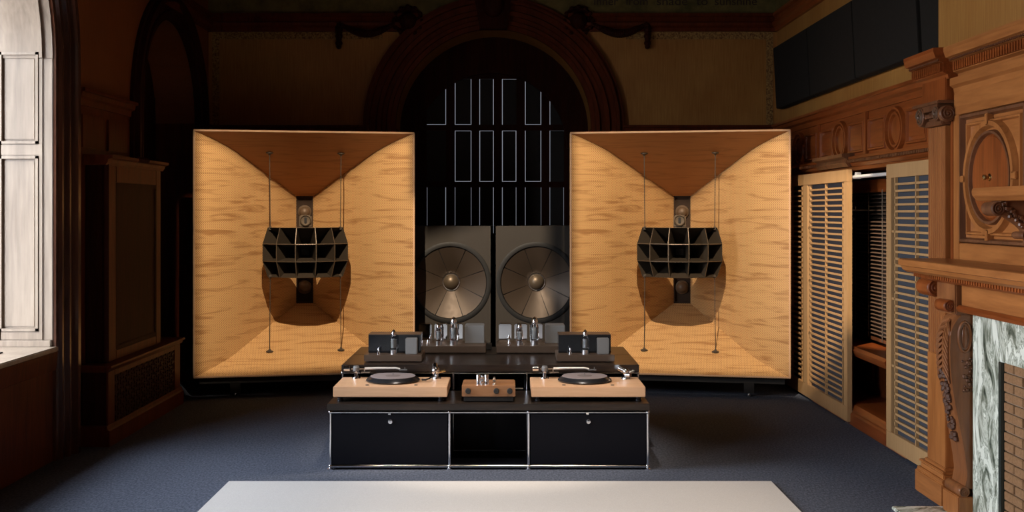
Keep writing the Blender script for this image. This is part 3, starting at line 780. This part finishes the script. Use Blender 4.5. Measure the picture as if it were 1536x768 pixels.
# marble slips, brick infill, hearth
MX = 2.46
MB().box(MX, BX, 5.66, 5.985, .02, 1.12).build('marble_slip', MARBLE, fp, bevel=.004)
MB().box(MX, BX, 4.2, 5.66, .90, 1.12).build('marble_lintel', MARBLE, fp, bevel=.004)
DKM = plain('dark_green_marble', (.03, .036, .03), .2)
MB().box(MX-.006, BX, 5.625, 5.66, .02, .90).build('marble_edge', DKM, fp, bevel=.003)
sr = MB().box(MX+.022, BX, 4.2, 5.625, .02, .90).build('brickwork', MORTAR, fp)
b0 = None; bm0 = {}
random.seed(4)
for r_ in range(18):
    z = .026+r_*.0488; y = 5.622; first = True
    while y > 4.3:
        L_ = .205 if not (first and r_ % 2) else .11
        first = False
        key = L_
        if key not in bm0:
            bm0[key] = MB().box(MX+.008, MX+.03, -L_+.004, 0, 0, .0425).build('brick', BRICKM, None, bevel=.0025); q = bm0[key]
        else: q = bm0[key].copy(); C.objects.link(q)
        q.parent = sr; q.location = Vector((random.uniform(-.002, .002), y, z))-wloc(fp)
        y -= L_+.004
MB().box(2.13, BX, 3.6, 6.27, 0, .02).build('hearth_slab', MARBLE, fp, bevel=.004)

# ---- left: radiator cover and tall cabinet
rc = thing('radiator_cover', (-2.93, 8.85, 0), 'low mahogany radiator cover with a woven lattice grille, against the left wall', 'radiator cover')
RXF = -2.80
MB().box(XL+.02, RXF-.012, 7.96, 9.72, .14, .535).build('carcass', DARKW, rc)
for y0, y1 in ((7.96, 8.10), (9.56, 9.72)): MB().box(RXF-.02, RXF, y0, y1, .14, .52).build('stile', MAHOD, rc, bevel=.004)
MB().box(RXF-.02, RXF, 8.10, 9.56, .48, .52).build('rail', MAHOD, rc, bevel=.004)
MB().prism('Y', [(XL+.02, .0), (RXF+.022, .0), (RXF+.022, .11), (RXF+.008, .12), (RXF+.002, .145), (XL+.02, .145)], 7.93, 9.75).build('base', MAHOD, rc)
MB().prism('Y', [(XL+.02, .52), (RXF+.005, .52), (RXF+.012, .54), (RXF+.03, .55), (RXF+.03, .565), (XL+.02, .57)], 7.94, 9.76).build('top', MAHOD, rc)
m = MB(); ny, nz = 24, 9; y0, z0 = 8.11, .15; dy, dz = 1.44/ny, .325/nz
for j in range(nz):
    for i in range(ny):
        y, z = y0+i*dy, z0+j*dz
        if (i+j) % 2: m.box(RXF-.012, RXF-.002, y-.004, y+dy+.004, z+dz*.25, z+dz*.75)
        else: m.box(RXF-.012, RXF-.004, y+dy*.3, y+dy*.7, z-.004, z+dz+.004)
o = m.build('woven_lattice', DARKW, rc); o['kind'] = 'stuff'
tc_ = thing('tall_cabinet', (-2.93, 8.75, .57), 'tall mahogany cabinet with a dark framed front panel, standing on the radiator cover', 'cabinet')
TX = -2.845
MB().box(XL+.005, TX-.02, 8.06, 9.32, .571, 1.99).build('carcass', DARKW, tc_, bevel=.004)
MB().tube([(TX-.012, 8.075, .575), (TX-.012, 8.075, 1.99)], .024, 12).build('corner_column', DARKW, tc_, smooth=True)
for a, b in ((8.10, 8.26), (9.20, 9.32)): MB().box(TX-.02, TX, a, b, .571, 1.98).build('stile', MAHOD, tc_, bevel=.004)
MB().box(TX-.02, TX, 8.26, 9.20, 1.86, 1.98).build('rail', MAHOD, tc_, bevel=.004)
MB().box(TX-.02, TX, 8.26, 9.20, .571, .64).build('rail', MAHOD, tc_, bevel=.004)
MB().box(TX-.014, TX-.006, 8.26, 9.20, .64, 1.86).build('panel', DARKW, tc_, bevel=.004)
mm = frame_rect(8.26, 9.20, .64, 1.86, .03, TX, -.002)
mm.build('panel_moulding', DARKW, tc_)
MB().prism('Y', [(XL+.005, 1.98), (TX+.005, 1.98), (TX+.02, 2.0), (TX+.025, 2.02), (TX+.055, 2.03), (TX+.055, 2.05), (XL+.005, 2.055)], 8.02, 9.36).build('cornice', MAHOD, tc_)
mm = MB()
for i in range(7): mm.sphere((TX+.045, 8.62+i*.035, 2.045), .022, 8)
mm.build('carved_crest', DARKW, tc_, smooth=True)

# ------------------------------------------------------------------ loudspeakers
LD = .98
def hw(t): return .072+.78*(1-t)+.112*max(0, 1-t/.32)**2
def hh(t): return 1.083-.563*t
HZ = 1.274
def loudspeaker(name, x, y, rz, label):
    t = thing('horn_loudspeaker', (x, y, 0), label, 'loudspeaker', 'large horn loudspeakers facing the room', rz)
    n = 28; ts = [i/n for i in range(n+1)]
    al = [0]
    for a, b in zip(ts[:-1], ts[1:]): al.append(al[-1]+sqrt((hw(a)-hw(b))**2+((b-a)*LD)**2))
    def arc(yv):
        f = min(max(yv/LD, 0), 1)*n; i = min(int(f), n-1); return al[i]+(al[i+1]-al[i])*(f-i)
    th = .018
    for s in (-1, 1):
        cut = 14
        for nm, rng in (('flared_side', range(0, cut+1)), ('throat_side', range(cut, n+1))):
            rows = []
            for i in rng:
                tt = ts[i]; w, h, yy = hw(tt), hh(tt), tt*LD
                e0 = .004 if (nm == 'throat_side' and i == cut) else 0
                rows.append([(s*(w+e0), yy, HZ-h-.002), (s*(w+e0), yy, HZ+h+.002), (s*(w+th), yy+.004, HZ+h+.002), (s*(w+th), yy+.004, HZ-h-.002)])
            MB().loft(rows, True, True).build(nm, PLYP, t, True, smooth=True, uvf=lambda c, s=s: (arc(c.y)*s+5, c.z))
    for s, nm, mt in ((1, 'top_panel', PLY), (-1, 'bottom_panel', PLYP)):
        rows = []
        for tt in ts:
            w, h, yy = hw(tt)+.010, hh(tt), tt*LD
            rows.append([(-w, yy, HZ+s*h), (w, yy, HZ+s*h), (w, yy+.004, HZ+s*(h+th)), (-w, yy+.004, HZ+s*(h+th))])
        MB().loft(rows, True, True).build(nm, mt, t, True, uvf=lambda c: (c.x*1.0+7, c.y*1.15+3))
    W0, H0 = .964, 1.083
    EDGE = MAPLE
    for s in (-1, 1):
        MB().box(s*W0-(0 if s > 0 else .014), s*W0+(.014 if s > 0 else 0), -.006, .03, HZ-H0-.014, HZ+H0+.014).build('mouth_edge', EDGE, t, True, bevel=.002)
        MB().box(-W0, W0, -.006, .03, HZ+s*H0-(0 if s > 0 else .014), HZ+s*H0+(.014 if s > 0 else 0)).build('mouth_edge', EDGE, t, True, bevel=.002)
    # throat slot, its two drivers and the black rear box
    MB().box(-.16, .16, LD+.035, LD+.16, HZ-.60, HZ+.60).build('driver_box', BLACKM, t, True)
    mm = MB()
    for s in (-1, 1): mm.box(s*.085-.014, s*.085+.014, LD-.012, LD+.04, HZ-.535, HZ+.535)
    mm.box(-.09, .09, LD-.012, LD+.04, HZ+.515, HZ+.54).box(-.09, .09, LD-.012, LD+.04, HZ-.54, HZ-.515)
    mm.build('throat_frame', THROAT, t, True)
    MB().box(-.072, .072, LD+.02, LD+.04, HZ-.52, HZ+.52).build('throat_slot', THROAT, t, True)
    for s in (-1, 1):
        MB().lathe([(.068, LD+.02), (.066, LD+.0), (.050, LD-.01), (.052, LD-.012), (.045, LD-.03), (.025, LD-.045), (.003, LD-.05)], (0, 0, HZ+s*.37), 22, 'Y').build('driver_dome', plain('driver_cone', (.12, .075, .042), .5, .2), t, True, smooth=True)
    # black plinth frame on legs
    MB().box(-.93, .93, .03, .08, .12, .175).box(-.06, .06, .08, LD+.1, .12, .175).box(-.5, .5, LD, LD+.06, .12, .175).box(-.04, .04, LD+.1, LD+.16, .12, .72).build('base_frame', BLACKM, t, True)
    for lx, ly in ((-.62, .055), (.62, .055), (-.45, LD+.03), (.45, LD+.03)):
        MB().box(lx-.045, lx+.045, ly-.02, ly+.02, .03, .12).build('leg', BLACKM, t, True)
        MB().lathe([(.012, .0), (.016, .012), (.01, .02), (.01, .032)], (lx, ly, 0), 12).build('foot', STEEL, t, True, smooth=True)
    return t
LS = loudspeaker('l', -1.803, 10.18, R(10.76), 'large square plywood horn loudspeaker left of the turntables, beside the tall cabinet')
RS = loudspeaker('r', 1.540, 10.165, R(-10.76), 'large square plywood horn loudspeaker on the right, next to the slatted screen')

def multicell(x, y, rz, label):
    t = thing('multicell_horn', (x, y, HZ), label, 'horn', 'multicell horns hanging in the loudspeaker mouths', rz)
    a, e_, R1, R0 = R(11.7), R(9.9), .462, .17; cy = .50
    def D(az, el, r): return (r*sin(az)*cos(el), cy-r*cos(az)*cos(el), r*sin(el))
    for i in range(-2, 3):
        for j in range(-1, 2):
            azc, elc = 2*a*i, 2*e_*j
            def quad(k, r): return [D(azc+sx_*a*k, elc+sz_*e_*k, r) for sx_, sz_ in ((-1, -1), (1, -1), (1, 1), (-1, 1))]
            q = [quad(.995, R0), quad(.995, R1), quad(.955, R1), quad(.955, R1-.012), quad(.96, R0+.02)]
            m = MB(); m.add([p for r in q for p in r], [])
            for k_ in range(4):
                for c_ in range(4):
                    if k_ == 1: m.m[len(m.f)] = 1
                    m.f.append([k_*4+c_, k_*4+(c_+1) % 4, (k_+1)*4+(c_+1) % 4, (k_+1)*4+c_])
            m.f.append([3, 2, 1, 0]); m.f.append([16, 17, 18, 19])
            m.build('horn_cell', [HORNM, RIMM], t, True)
    MB().lathe([(.075, .50), (.085, .44), (.085, .62), (.05, .66), (.05, .80), (.005, .805)][1:], (0, 0, 0), 20, 'Y').build('compression_driver', BLACKM, t, True, smooth=True)
    MB().box(-.055, .055, .405, .50, -.04, .04).build('throat_block', HORNM, t, True)
    for s in (-1, 1):
        for u in (-1, 1):
            zt = u*(hh(.306)-.004)
            ztip = u*.222
            MB().tube([(s*.318, .285, ztip-u*.02), (s*.325, .30, zt)], .0042, 6).build('cable', CABLE, t, True)
            MB().lathe([(.034, 0), (.034, -.008), (.02, -.014), (.01, -.02), (.008, -.03)] if u > 0 else [(.034, 0), (.034, .008), (.02, .014), (.01, .02), (.008, .03)], (s*.325, .30, zt+u*.010), 16).build('anchor_plate', CABLE, t, True, smooth=True)
            MB().box(s*.318-.012, s*.318+.012, .273, .297, ztip-.014, ztip+.014).build('lug', CABLE, t, True)
    return t
multicell(-1.803, 10.18, R(10.76), 'dark bronze fifteen cell horn hanging on cables in the left loudspeaker')
multicell(1.540, 10.165, R(-10.76), 'dark bronze fifteen cell horn hanging on cables in the right loudspeaker')
def tweeter(x, y, rz, label):
    t = thing('tweeter', (x, y, HZ), label, 'tweeter', 'small tweeters on the multicell horns', rz)
    zz = .292; yy = .30
    MB().box(-.056, .056, yy+.0, yy+.10, zz-.068, zz+.05).build('body', RIMM, t, True, bevel=.012)
    MB().lathe([(.05, yy+.004), (.052, yy-.012), (.046, yy-.016), (.040, yy-.004), (.005, yy+.0)], (0, 0, zz), 26, 'Y').build('front_ring', RIMM, t, True, smooth=True)
    MB().box(-.012, .012, yy-.012, yy+.0, zz-.028, zz+.028).build('slot', BLACKM, t, True, bevel=.004)
    return t
tweeter(-1.803, 10.18, R(10.76), 'small ring fronted tweeter sitting on the left multicell horn')
tweeter(1.540, 10.165, R(-10.76), 'small ring fronted tweeter sitting on the right multicell horn')

# woofer cabinets in the middle
def woofer(x0, x1, cx, label):
    yf = 10.86
    t = thing('woofer_cabinet', ((x0+x1)/2, yf+.22, 0), label, 'woofer', 'grey woofer cabinets between the loudspeakers')
    cz, Rr = .967, .345
    # front board with a round opening
    m = MB(); n = 48; inner = []; outer = []
    for i in range(n):
        a_ = 2*pi*i/n; c_, s_ = cos(a_), sin(a_)
        inner.append((cx+(Rr+.03)*c_, cz+(Rr+.03)*s_))
        hx = (x1-cx if c_ > 0 else cx-x0); hz_ = (1.51-cz if s_ > 0 else cz)
        f = min(hx/abs(c_) if abs(c_) > 1e-6 else 99, hz_/abs(s_) if abs(s_) > 1e-6 else 99)
        outer.append((cx+f*c_, cz+f*s_))
    # exact corners
    for (qx, qz) in ((x0, 1.51), (x1, 1.51), (x0, 0), (x1, 0)):
        i = min(range(n), key=lambda i: (outer[i][0]-qx)**2+(outer[i][1]-qz)**2); outer[i] = (qx, qz)
    rows = [[(p[0], yf, p[1]) for p in outer], [(p[0], yf, p[1]) for p in inner], [(p[0], yf+.04, p[1]) for p in inner]]
    m.loft(rows, True); m.build('front_board', CABM, t)
    m = MB().box(x0, x0+.02, yf, yf+.45, 0, 1.51).box(x1-.02, x1, yf, yf+.45, 0, 1.51).box(x0, x1, yf+.43, yf+.45, 0, 1.51).box(x0, x1, yf+.002, yf+.45, 1.49, 1.508)
    m.build('carcass', CABM, t)
    MB().lathe([(Rr+.045, yf), (Rr+.045, yf-.008), (Rr+.03, yf-.014), (Rr+.005, yf-.010), (Rr-.004, yf+.006), (Rr+.03, yf+.03)], (cx, 0, cz), 56, 'Y', caps=False).build('surround', RUBBER, t, smooth=True)
    for k_ in range(8):
        a0, a1 = R(20+45*k_)+.012, R(20+45*(k_+1))-.012
        rows = []
        for r_, d in ((Rr, .0), (.26, .035), (.17, .075), (.078, .125)):
            rows.append([(cx+r_*cos(a0+(a1-a0)*i/6), yf+.004+d, cz+r_*sin(a0+(a1-a0)*i/6)) for i in range(7)])
        MB().loft(rows).build('cone_segment', CONEM, t, smooth=True)
    rows = []
    MB().lathe([(Rr+.01, yf+.012), (.26, yf+.045), (.17, yf+.085), (.06, yf+.14), (.05, yf+.16), (Rr+.01, yf+.18)], (cx, 0, cz), 40, 'Y', caps=False).build('cone_backing', BLACKM, t, smooth=True)
    MB().sphere((cx, yf+.125, cz), .078, 20, (1, .9, 1)).build('dust_cap', plain('dust_cap_bronze', (.17, .13, .09), .4, .5), t, smooth=True)
    MB().lathe([(.086, yf+.118), (.082, yf+.106), (.074, yf+.108), (.074, yf+.12)], (cx, 0, cz), 32, 'Y', caps=False).build('cap_ring', STEEL, t, smooth=True)
    return t
woofer(-.947, -.134, -.538, 'dark grey woofer cabinet with eight-segment cone, behind the left pair of amplifiers')
woofer(-.124, .689, .288, 'dark grey woofer cabinet with eight-segment cone, beside the right loudspeaker')

# ------------------------------------------------------------------ consoles
def tube_parts(t, segs, r=.0095):
    for a, b in segs: MB().tube([a, b], r, 10).build('chrome_tube', CHROME, t, smooth=True)
def balls(t, pts, r=.0135):
    for p in pts: MB().sphere(p, r, 12).build('ball_joint', CHROME, t, smooth=True)
XS = [-1.127, -.366, .140, .901]
mc = thing('media_console', (-.113, 7.48, 0), 'low black console with chrome tube frame and two drop doors under the turntables', 'console')
yf, yb, zb, zt = 7.24, 7.70, .022, .367
segs = []; pts = []
for x in XS:
    for y in (yf, yb):
        segs.append(((x, y, zb), (x, y, zt))); pts += [(x, y, zb), (x, y, zt)]
    for z in (zb, zt): segs.append(((x, yf, z), (x, yb, z)))
for z in (zb, zt):
    for y in (yf, yb):
        for a, b in zip(XS[:-1], XS[1:]): segs.append(((a, y, z), (b, y, z)))
tube_parts(mc, segs); balls(mc, pts)
for x in XS:
    for y in (yf, yb): MB().lathe([(.018, 0), (.018, .006), (.008, .01), (.008, .022)], (x, y, 0), 14).build('foot', CHROME, mc, smooth=True)
for (a, b, kx) in ((XS[0], XS[1], -.742), (XS[2], XS[3], .522)):
    d = MB().box(a+.012, b-.012, yf-.006, yf+.006, zb+.012, zt-.012).build('door', BLACK, mc, bevel=.002)
    k_ = MB().lathe([(.017, yf-.006), (.017, yf-.016), (.013, yf-.022), (.004, yf-.023)], (kx, 0, zt-.058), 20, 'Y').build('lock_knob', CHROME, d, smooth=True)
    MB().box(kx-.014, kx+.002, yf-.014, yf-.006, zt-.014, zt-.006).build('door_catch', CHROME, mc)
for x in XS: MB().box(x-.003, x+.003, yf+.01, yb-.01, zb+.01, zt-.01).build('side_panel', BLACK, mc)
MB().box(XS[0]+.01, XS[3]-.01, yb-.004, yb+.002, zb+.01, zt-.01).build('back_panel', BLACK, mc)
MB().box(XS[0]+.01, XS[3]-.01, yf+.01, yb-.01, zb-.004, zb+.004).build('bottom_panel', BLACK, mc)
MB().box(XS[0]+.01, XS[3]-.01, yf+.01, yb-.01, zt-.004, zt+.004).build('top_panel', BLACK, mc)
ws = MB().box(-1.145, .912, 7.22, 7.76, .3815, .423).build('worktop', EBON, bevel=.003)
tag(ws, 'ebonised wooden slab on the low front console, carrying the turntables', 'worktop')
rcn = thing('rear_console', (-.11, 8.28, 0), 'taller black console with chrome tubes, behind the turntables under the amplifier slabs', 'console')
segs = []; pts = []
YR = [7.785, 8.28, 8.75]
zt2 = .541
for x in XS:
    for y in (YR[0], YR[2]):
        segs.append(((x, y, .022), (x, y, zt2))); pts += [(x, y, zt2)]
    segs.append(((x, YR[0], zt2), (x, YR[2], zt2)))
for y in (YR[0], YR[2]):
    for a, b in zip(XS[:-1], XS[1:]): segs.append(((a, y, zt2), (b, y, zt2))); segs.append(((a, y, .03), (b, y, .03)))
tube_parts(rcn, segs, .0085); balls(rcn, pts, .012)
for x in XS:
    for y in (YR[0], YR[2]): MB().lathe([(.018, 0), (.018, .006), (.008, .01), (.008, .022)], (x, y, 0), 14).build('foot', CHROME, rcn, smooth=True)
for x in (XS[0], XS[3]): MB().box(x-.003, x+.003, 7.80, 8.74, .04, zt2-.01).build('side_panel', BLACK, rcn)
MB().box(XS[0]+.01, XS[3]-.01, 8.744, 8.75, .04, zt2-.01).build('back_panel', BLACK, rcn)
MB().box(XS[0]+.01, XS[3]-.01, 7.80, 8.74, .036, .044).build('bottom_panel', BLACK, rcn)
s1 = MB().box(-1.127, .904, 7.73, 8.275, .554, .603).build('worktop', EBON, bevel=.003); tag(s1, 'front ebonised slab of the rear console, under the two single-tube amplifiers', 'worktop')
s2 = MB().box(-1.127, .904, 8.283, 8.77, .554, .603).build('worktop', EBON, bevel=.003); tag(s2, 'rear ebonised slab of the rear console, under the two larger tube amplifiers', 'worktop')

# ------------------------------------------------------------------ turntables
def turntable(cx, label, second):
    t = thing('turntable', (cx, 7.505, .423), label, 'turntable', 'two turntables on the low console')
    P = lambda m, n_, mat, par=None, **k: m.build(n_, mat, par or t, local=True, **k)
    P(MB().box(-.367, .367, -.215, .215, .032, .098), 'plinth', MAPLE, bevel=.003)
    P(MB().box(-.33, .33, -.185, .19, .022, .033), 'plinth_base', BLACKM)
    for x in (-.325, .325):
        for y in (-.18, .175):
            P(MB().lathe([(.018, 0), (.020, .004), (.020, .012), (.016, .016), (.018, .02), (.018, .032)], (x, y, 0), 18), 'foot', PLATTER, smooth=True)
    pc = (-.007, .04)
    pl = P(MB().lathe([(.155, .099), (.175, .103), (.179, .108), (.172, .116), (.153, .129), (.150, .131), (.002, .131)], (pc[0], pc[1], 0), 56), 'platter', PLATTER, smooth=True)
    P(MB().lathe([(.149, .131), (.149, .1335), (.002, .1335)], (pc[0], pc[1], 0), 48), 'platter_mat', MAT, pl)
    P(MB().lathe([(.05, .1335), (.048, .1345), (.002, .1345)], (pc[0], pc[1], 0), 30), 'label_disc', plain('label_disc', (.13, .105, .105), .7), pl)
    P(MB().lathe([(.0035, .13), (.0035, .146), (.001, .148)], (pc[0], pc[1], 0), 10), 'spindle', CHROME, pl, smooth=True)
    for x in (-.155, .161): P(MB().lathe([(.012, .097), (.012, .101), (.002, .102)], (x, -.145, 0), 18), 'button', RUBBER, smooth=True)
    # long arm across the back
    a = P(MB().lathe([(.030, .098), (.028, .104), (.016, .108), (.014, .135), (.022, .14), (.022, .146)], (-.268, .165, 0), 20), 'tonearm', CHROME, smooth=True)
    P(MB().lathe([(.020, .146), (.022, .15), (.022, .172), (.018, .176), (.018, .181), (.002, .182)], (-.268, .165, 0), 20), 'pivot_housing', GREYP, a, smooth=True)
    P(MB().tube([(-.30, .165, .163), (-.20, .165, .163)], .006, 8), 'arm_stub', CHROME, a, smooth=True)
    P(MB().lathe([(.016, -.352), (.018, -.35), (.018, -.312), (.016, -.31)], (0, .165, .163), 20, 'X'), 'counterweight', CHROME, a, smooth=True)
    P(MB().tube([(-.21, .165, .163), (-.12, .162, .166), (.0, .155, .168), (.03, .15, .163)], [.0085, .0078, .0065, .006], 10), 'arm_wand', ALU, a, smooth=True)
    P(MB().box(.025, .078, .135, .153, .153, .161).box(.062, .066, .127, .132, .158, .178).box(.03, .066, .127, .135, .158, .161), 'headshell', GREYP, a, bevel=.002)
    P(MB().box(-.235, -.175, .15, .18, .135, .141).box(-.215, -.209, .16, .17, .138, .165), 'arm_rest', STEEL, a)
    if second == 1:
        b = P(MB().lathe([(.032, .098), (.030, .106), (.016, .112), (.014, .128)], (.276, .155, 0), 20), 'tonearm', CHROME, smooth=True)
        P(MB().sphere((.27, .155, .150), .030, 14).tube([(.268, .15, .165), (.262, .19, .185)], .018, 12), 'pivot_housing', CHROME, b, smooth=True)
        P(MB().tube([(.272, .15, .145), (.262, .08, .128), (.235, .02, .116), (.215, .0, .113)], .0055, 8), 'arm_wand', PLATTER, b, smooth=True)
        P(MB().box(.187, .222, -.018, .006, .108, .118), 'headshell', RUBBER, b, bevel=.003)
        P(MB().tube([(.285, .155, .14), (.335, .16, .15)], .009, 8), 'counterweight', BRASS, b, smooth=True)
    else:
        b = P(MB().lathe([(.032, .098), (.030, .106), (.018, .112), (.016, .14)], (.278, .135, 0), 20), 'tonearm', CHROME, smooth=True)
        P(MB().sphere((.278, .135, .145), .024, 14).tube([(.275, .135, .15), (.235, .165, .168)], .020, 12), 'pivot_housing', CHROME, b, smooth=True)
        P(MB().tube([(.278, .12, .125), (.305, .10, .128)], .016, 10).tube([(.29, .135, .13), (.33, .15, .15)], .010, 10), 'side_weight', STEEL, b, smooth=True)
        P(MB().tube([(.275, .14, .15), (.34, .19, .145)], .0055, 8), 'arm_wand', STEEL, b, smooth=True)
    return t
turntable(-.750, 'maple turntable at the left end of the console, under the left loudspeaker', 1)
turntable(.526, 'maple turntable at the right end of the console, under the right loudspeaker', 2)

# ------------------------------------------------------------------ amplifiers
def vacuum_tube(parent, x, y, z, r, h, base_h, big=False):
    """glass valve: bulb (the part), with socket, anode, getter cap as sub-parts"""
    g = MB().lathe([(r*.85, z+base_h), (r, z+base_h+.01), (r, z+h*.62), (r*.78, z+h*.72), (r*.74, z+h*.86), (r*.45, z+h*.95), (r*.12, z+h*.985), (.001, z+h)], (x, y, 0), 18).build('vacuum_tube', GLASS, parent, local=True, smooth=True)
    MB().lathe([(r*.95, z), (r*.95, z+base_h), (r*.6, z+base_h+.004)], (x, y, 0), 18).build('socket', STEEL, g, local=True, smooth=True)
    MB().lathe([(r*.62, z+base_h+.012), (r*.62, z+h*.60), (r*.2, z+h*.62)], (x, y, 0), 14).build('anode', GREYP, g, local=True, smooth=True)
    MB().lathe([(r*.62, z+h*.74), (r*.66, z+h*.86), (r*.38, z+h*.93), (r*.1, z+h*.96)], (x, y, 0), 14).build('getter', CHROME, g, local=True, smooth=True)
    return g
def small_amp(x, label):
    t = thing('tube_amplifier', (x, 8.0, .603), label, 'amplifier', 'single-tube amplifiers on the front slab')
    P = lambda m, n_, mat, **k: m.build(n_, mat, t, local=True, **k)
    P(MB().box(-.200, .200, -.15, .15, .006, .052), 'chassis', BRONZE, bevel=.003)
    for sx_ in (-.17, .17):
        for sy_ in (-.12, .12): P(MB().lathe([(.012, 0), (.012, .007)], (sx_, sy_, 0), 12), 'foot', RUBBER)
    P(MB().box(-.184, .184, -.035, .135, .052, .181), 'rear_cover', COAL, bevel=.003)
    P(MB().box(-.184, .184, -.037, .135, .178, .183), 'cover_top', BRONZE, bevel=.001)
    P(MB().box(.083, .165, -.115, -.045, .052, .162), 'transformer', GREYP, bevel=.004)
    P(MB().lathe([(.012, .052), (.011, .066), (.006, .07), (.007, .085), (.003, .095)], (-.105, -.10, 0), 14), 'toggle', CHROME, smooth=True)
    vacuum_tube(t, 0, -.095, .052, .0245, .172, .03)
    return t
small_amp(-.788, 'bronze single-tube amplifier with dark cover, on the slab behind the left turntable')
small_amp(.548, 'bronze single-tube amplifier with dark cover, on the slab behind the right turntable')
def big_amp(x, label):
    t = thing('tube_amplifier', (x, 8.51, .603), label, 'amplifier', 'larger tube amplifiers on the rear slab')
    P = lambda m, n_, mat, **k: m.build(n_, mat, t, local=True, **k)
    P(MB().box(-.262, .262, -.18, .18, .006, .056), 'chassis', BRONZE, bevel=.003)
    for sx_ in (-.23, .23):
        for sy_ in (-.15, .15): P(MB().lathe([(.012, 0), (.012, .007)], (sx_, sy_, 0), 12), 'foot', RUBBER)
    for x0 in (-.245, -.128, -.012): P(MB().box(x0, x0+.095, .02, .12, .056, .198), 'transformer_can', CAN, bevel=.006)
    P(MB().box(.104, .250, -.06, .12, .062, .196), 'transformer', GREYP, bevel=.005)
    P(MB().box(.100, .254, -.064, .124, .056, .066), 'transformer_base', CHROME, bevel=.002)
    P(MB().lathe([(.010, .056), (.011, .075), (.007, .083), (.003, .10)], (-.168, -.14, 0), 14), 'toggle', CHROME, smooth=True)
    vacuum_tube(t, -.090, -.11, .056, .024, .165, .03)
    vacuum_tube(t, .022, -.11, .056, .030, .212, .035)
    return t
big_amp(-.415, 'larger two-tube amplifier with steel cans, on the rear slab in front of the left woofer')
big_amp(.186, 'larger two-tube amplifier with steel cans, on the rear slab in front of the right woofer')
bb = MB().box(-.158, -.112, 8.56, 8.64, .603, .65).build('junction_box', BLACKM, bevel=.003)
tag(bb, 'small black box on the rear slab between the two larger amplifiers', 'box')

pa = thing('preamplifier', (-.116, 7.41, .423), 'small walnut fronted preamplifier with knobs and tubes, between the turntables', 'preamplifier')
P = lambda m, n_, mat, **k: m.build(n_, mat, pa, local=True, **k)
P(MB().box(-.160, .160, -.12, .12, .004, .036), 'base', BLACKM, bevel=.003)
P(MB().box(-.172, .172, -.13, .13, .036, .106), 'case', WALNUT, bevel=.003)
P(MB().box(-.165, .165, -.02, .122, .106, .109), 'rear_plate', WALNUT, bevel=.001)
for x in (-.132, .050, .136): P(MB().lathe([(.018, -.13), (.018, -.146), (.015, -.152), (.002, -.152)], (x, 0, .074), 20, 'Y'), 'knob', RUBBER, smooth=True)
for x in (-.066, -.014): P(MB().lathe([(.015, .106), (.015, .168), (.012, .172), (.002, .172)], (x, -.08, 0), 18), 'shield_can', CHROME, smooth=True)
for x, h in ((-.042, .066), (.036, .054)): vacuum_tube(pa, x, -.085, .106, .0115, h, .008)
P(MB().tube([(.172, .10, .055), (.225, .10, .055)], .006, 8), 'cable_plug', CHROME, smooth=True)

# ceiling spotlights; the flaps round each beam are unseen, added to block spill
for (p_, q_), (mx, my, rz_), who in zip(LAMPS, ((-1.803, 10.18, R(10.76)), (1.540, 10.165, R(-10.76))), ('left', 'right')):
    p = Vector(p_); d = (Vector(q_)-p).normalized(); sd = d.cross(Vector((0, 0, 1))).normalized(); up = sd.cross(d)
    t = thing('ceiling_spotlight', p_, 'black ceiling spotlight with an added spill mask, aimed at the '+who+' loudspeaker', 'spotlight', 'spotlights aimed at the loudspeakers')
    def wp(lx, lz): return Vector((mx+lx*cos(rz_), my+lx*sin(rz_), lz))
    pts = [wp(-.955, .20), wp(.955, .20), wp(.955, 2.36), wp(-.955, 2.36)]
    if who == 'left': pts[2:2] = [Vector((.415, 10.86, .1)), Vector((.415, 10.86, 1.75)), wp(.955, 1.75)]; del pts[1]
    else: pts = [wp(-.955, .20), wp(.955, .20), Vector((2.66, 8.3, .12)), Vector((2.66, 8.3, 1.98)), Vector((2.66, 10.2, 1.98)), wp(.955, 2.36), wp(-.955, 2.36)]
    hole = [p+(w-p)*(.30/(w-p).dot(d)) for w in pts]
    c0 = p+d*.30; hc = sum((h for h in (p+(wp(0, 1.27)-p)*(.30/(wp(0, 1.27)-p).dot(d)),)), Vector())
    out = [h+(h-hc).normalized()*.45 for h in hole]
    n_ = len(hole)
    for k_ in range(n_):
        a, b, c, e2 = hole[k_], hole[(k_+1) % n_], out[(k_+1) % n_], out[k_]
        MB().loft([[a, b, c, e2], [v+d*.004 for v in (a, b, c, e2)]], True, True).build('spill_mask', BLACKM, t)
    rows = [[p-d*.10+sd*.07*cos(2*pi*i/16)+up*.07*sin(2*pi*i/16) for i in range(16)], [p-d*.01+sd*.09*cos(2*pi*i/16)+up*.09*sin(2*pi*i/16) for i in range(16)], [c0+sd*.48*cos(2*pi*i/16)+up*.48*sin(2*pi*i/16) for i in range(16)]]
    MB().loft(rows, True).build('housing', BLACKM, t)
    MB().tube([p-d*.08, (p.x, p.y-.05, ZC)], .012, 8).build('stem', BLACKM, t)

# rug
rg = MB().box(-1.69, 1.61, .4, 6.88, 0, .014).build('rug', RUGM, bevel=.006)
tag(rg, 'large plain light grey woven rug lying on the dark carpet before the console', 'rug')
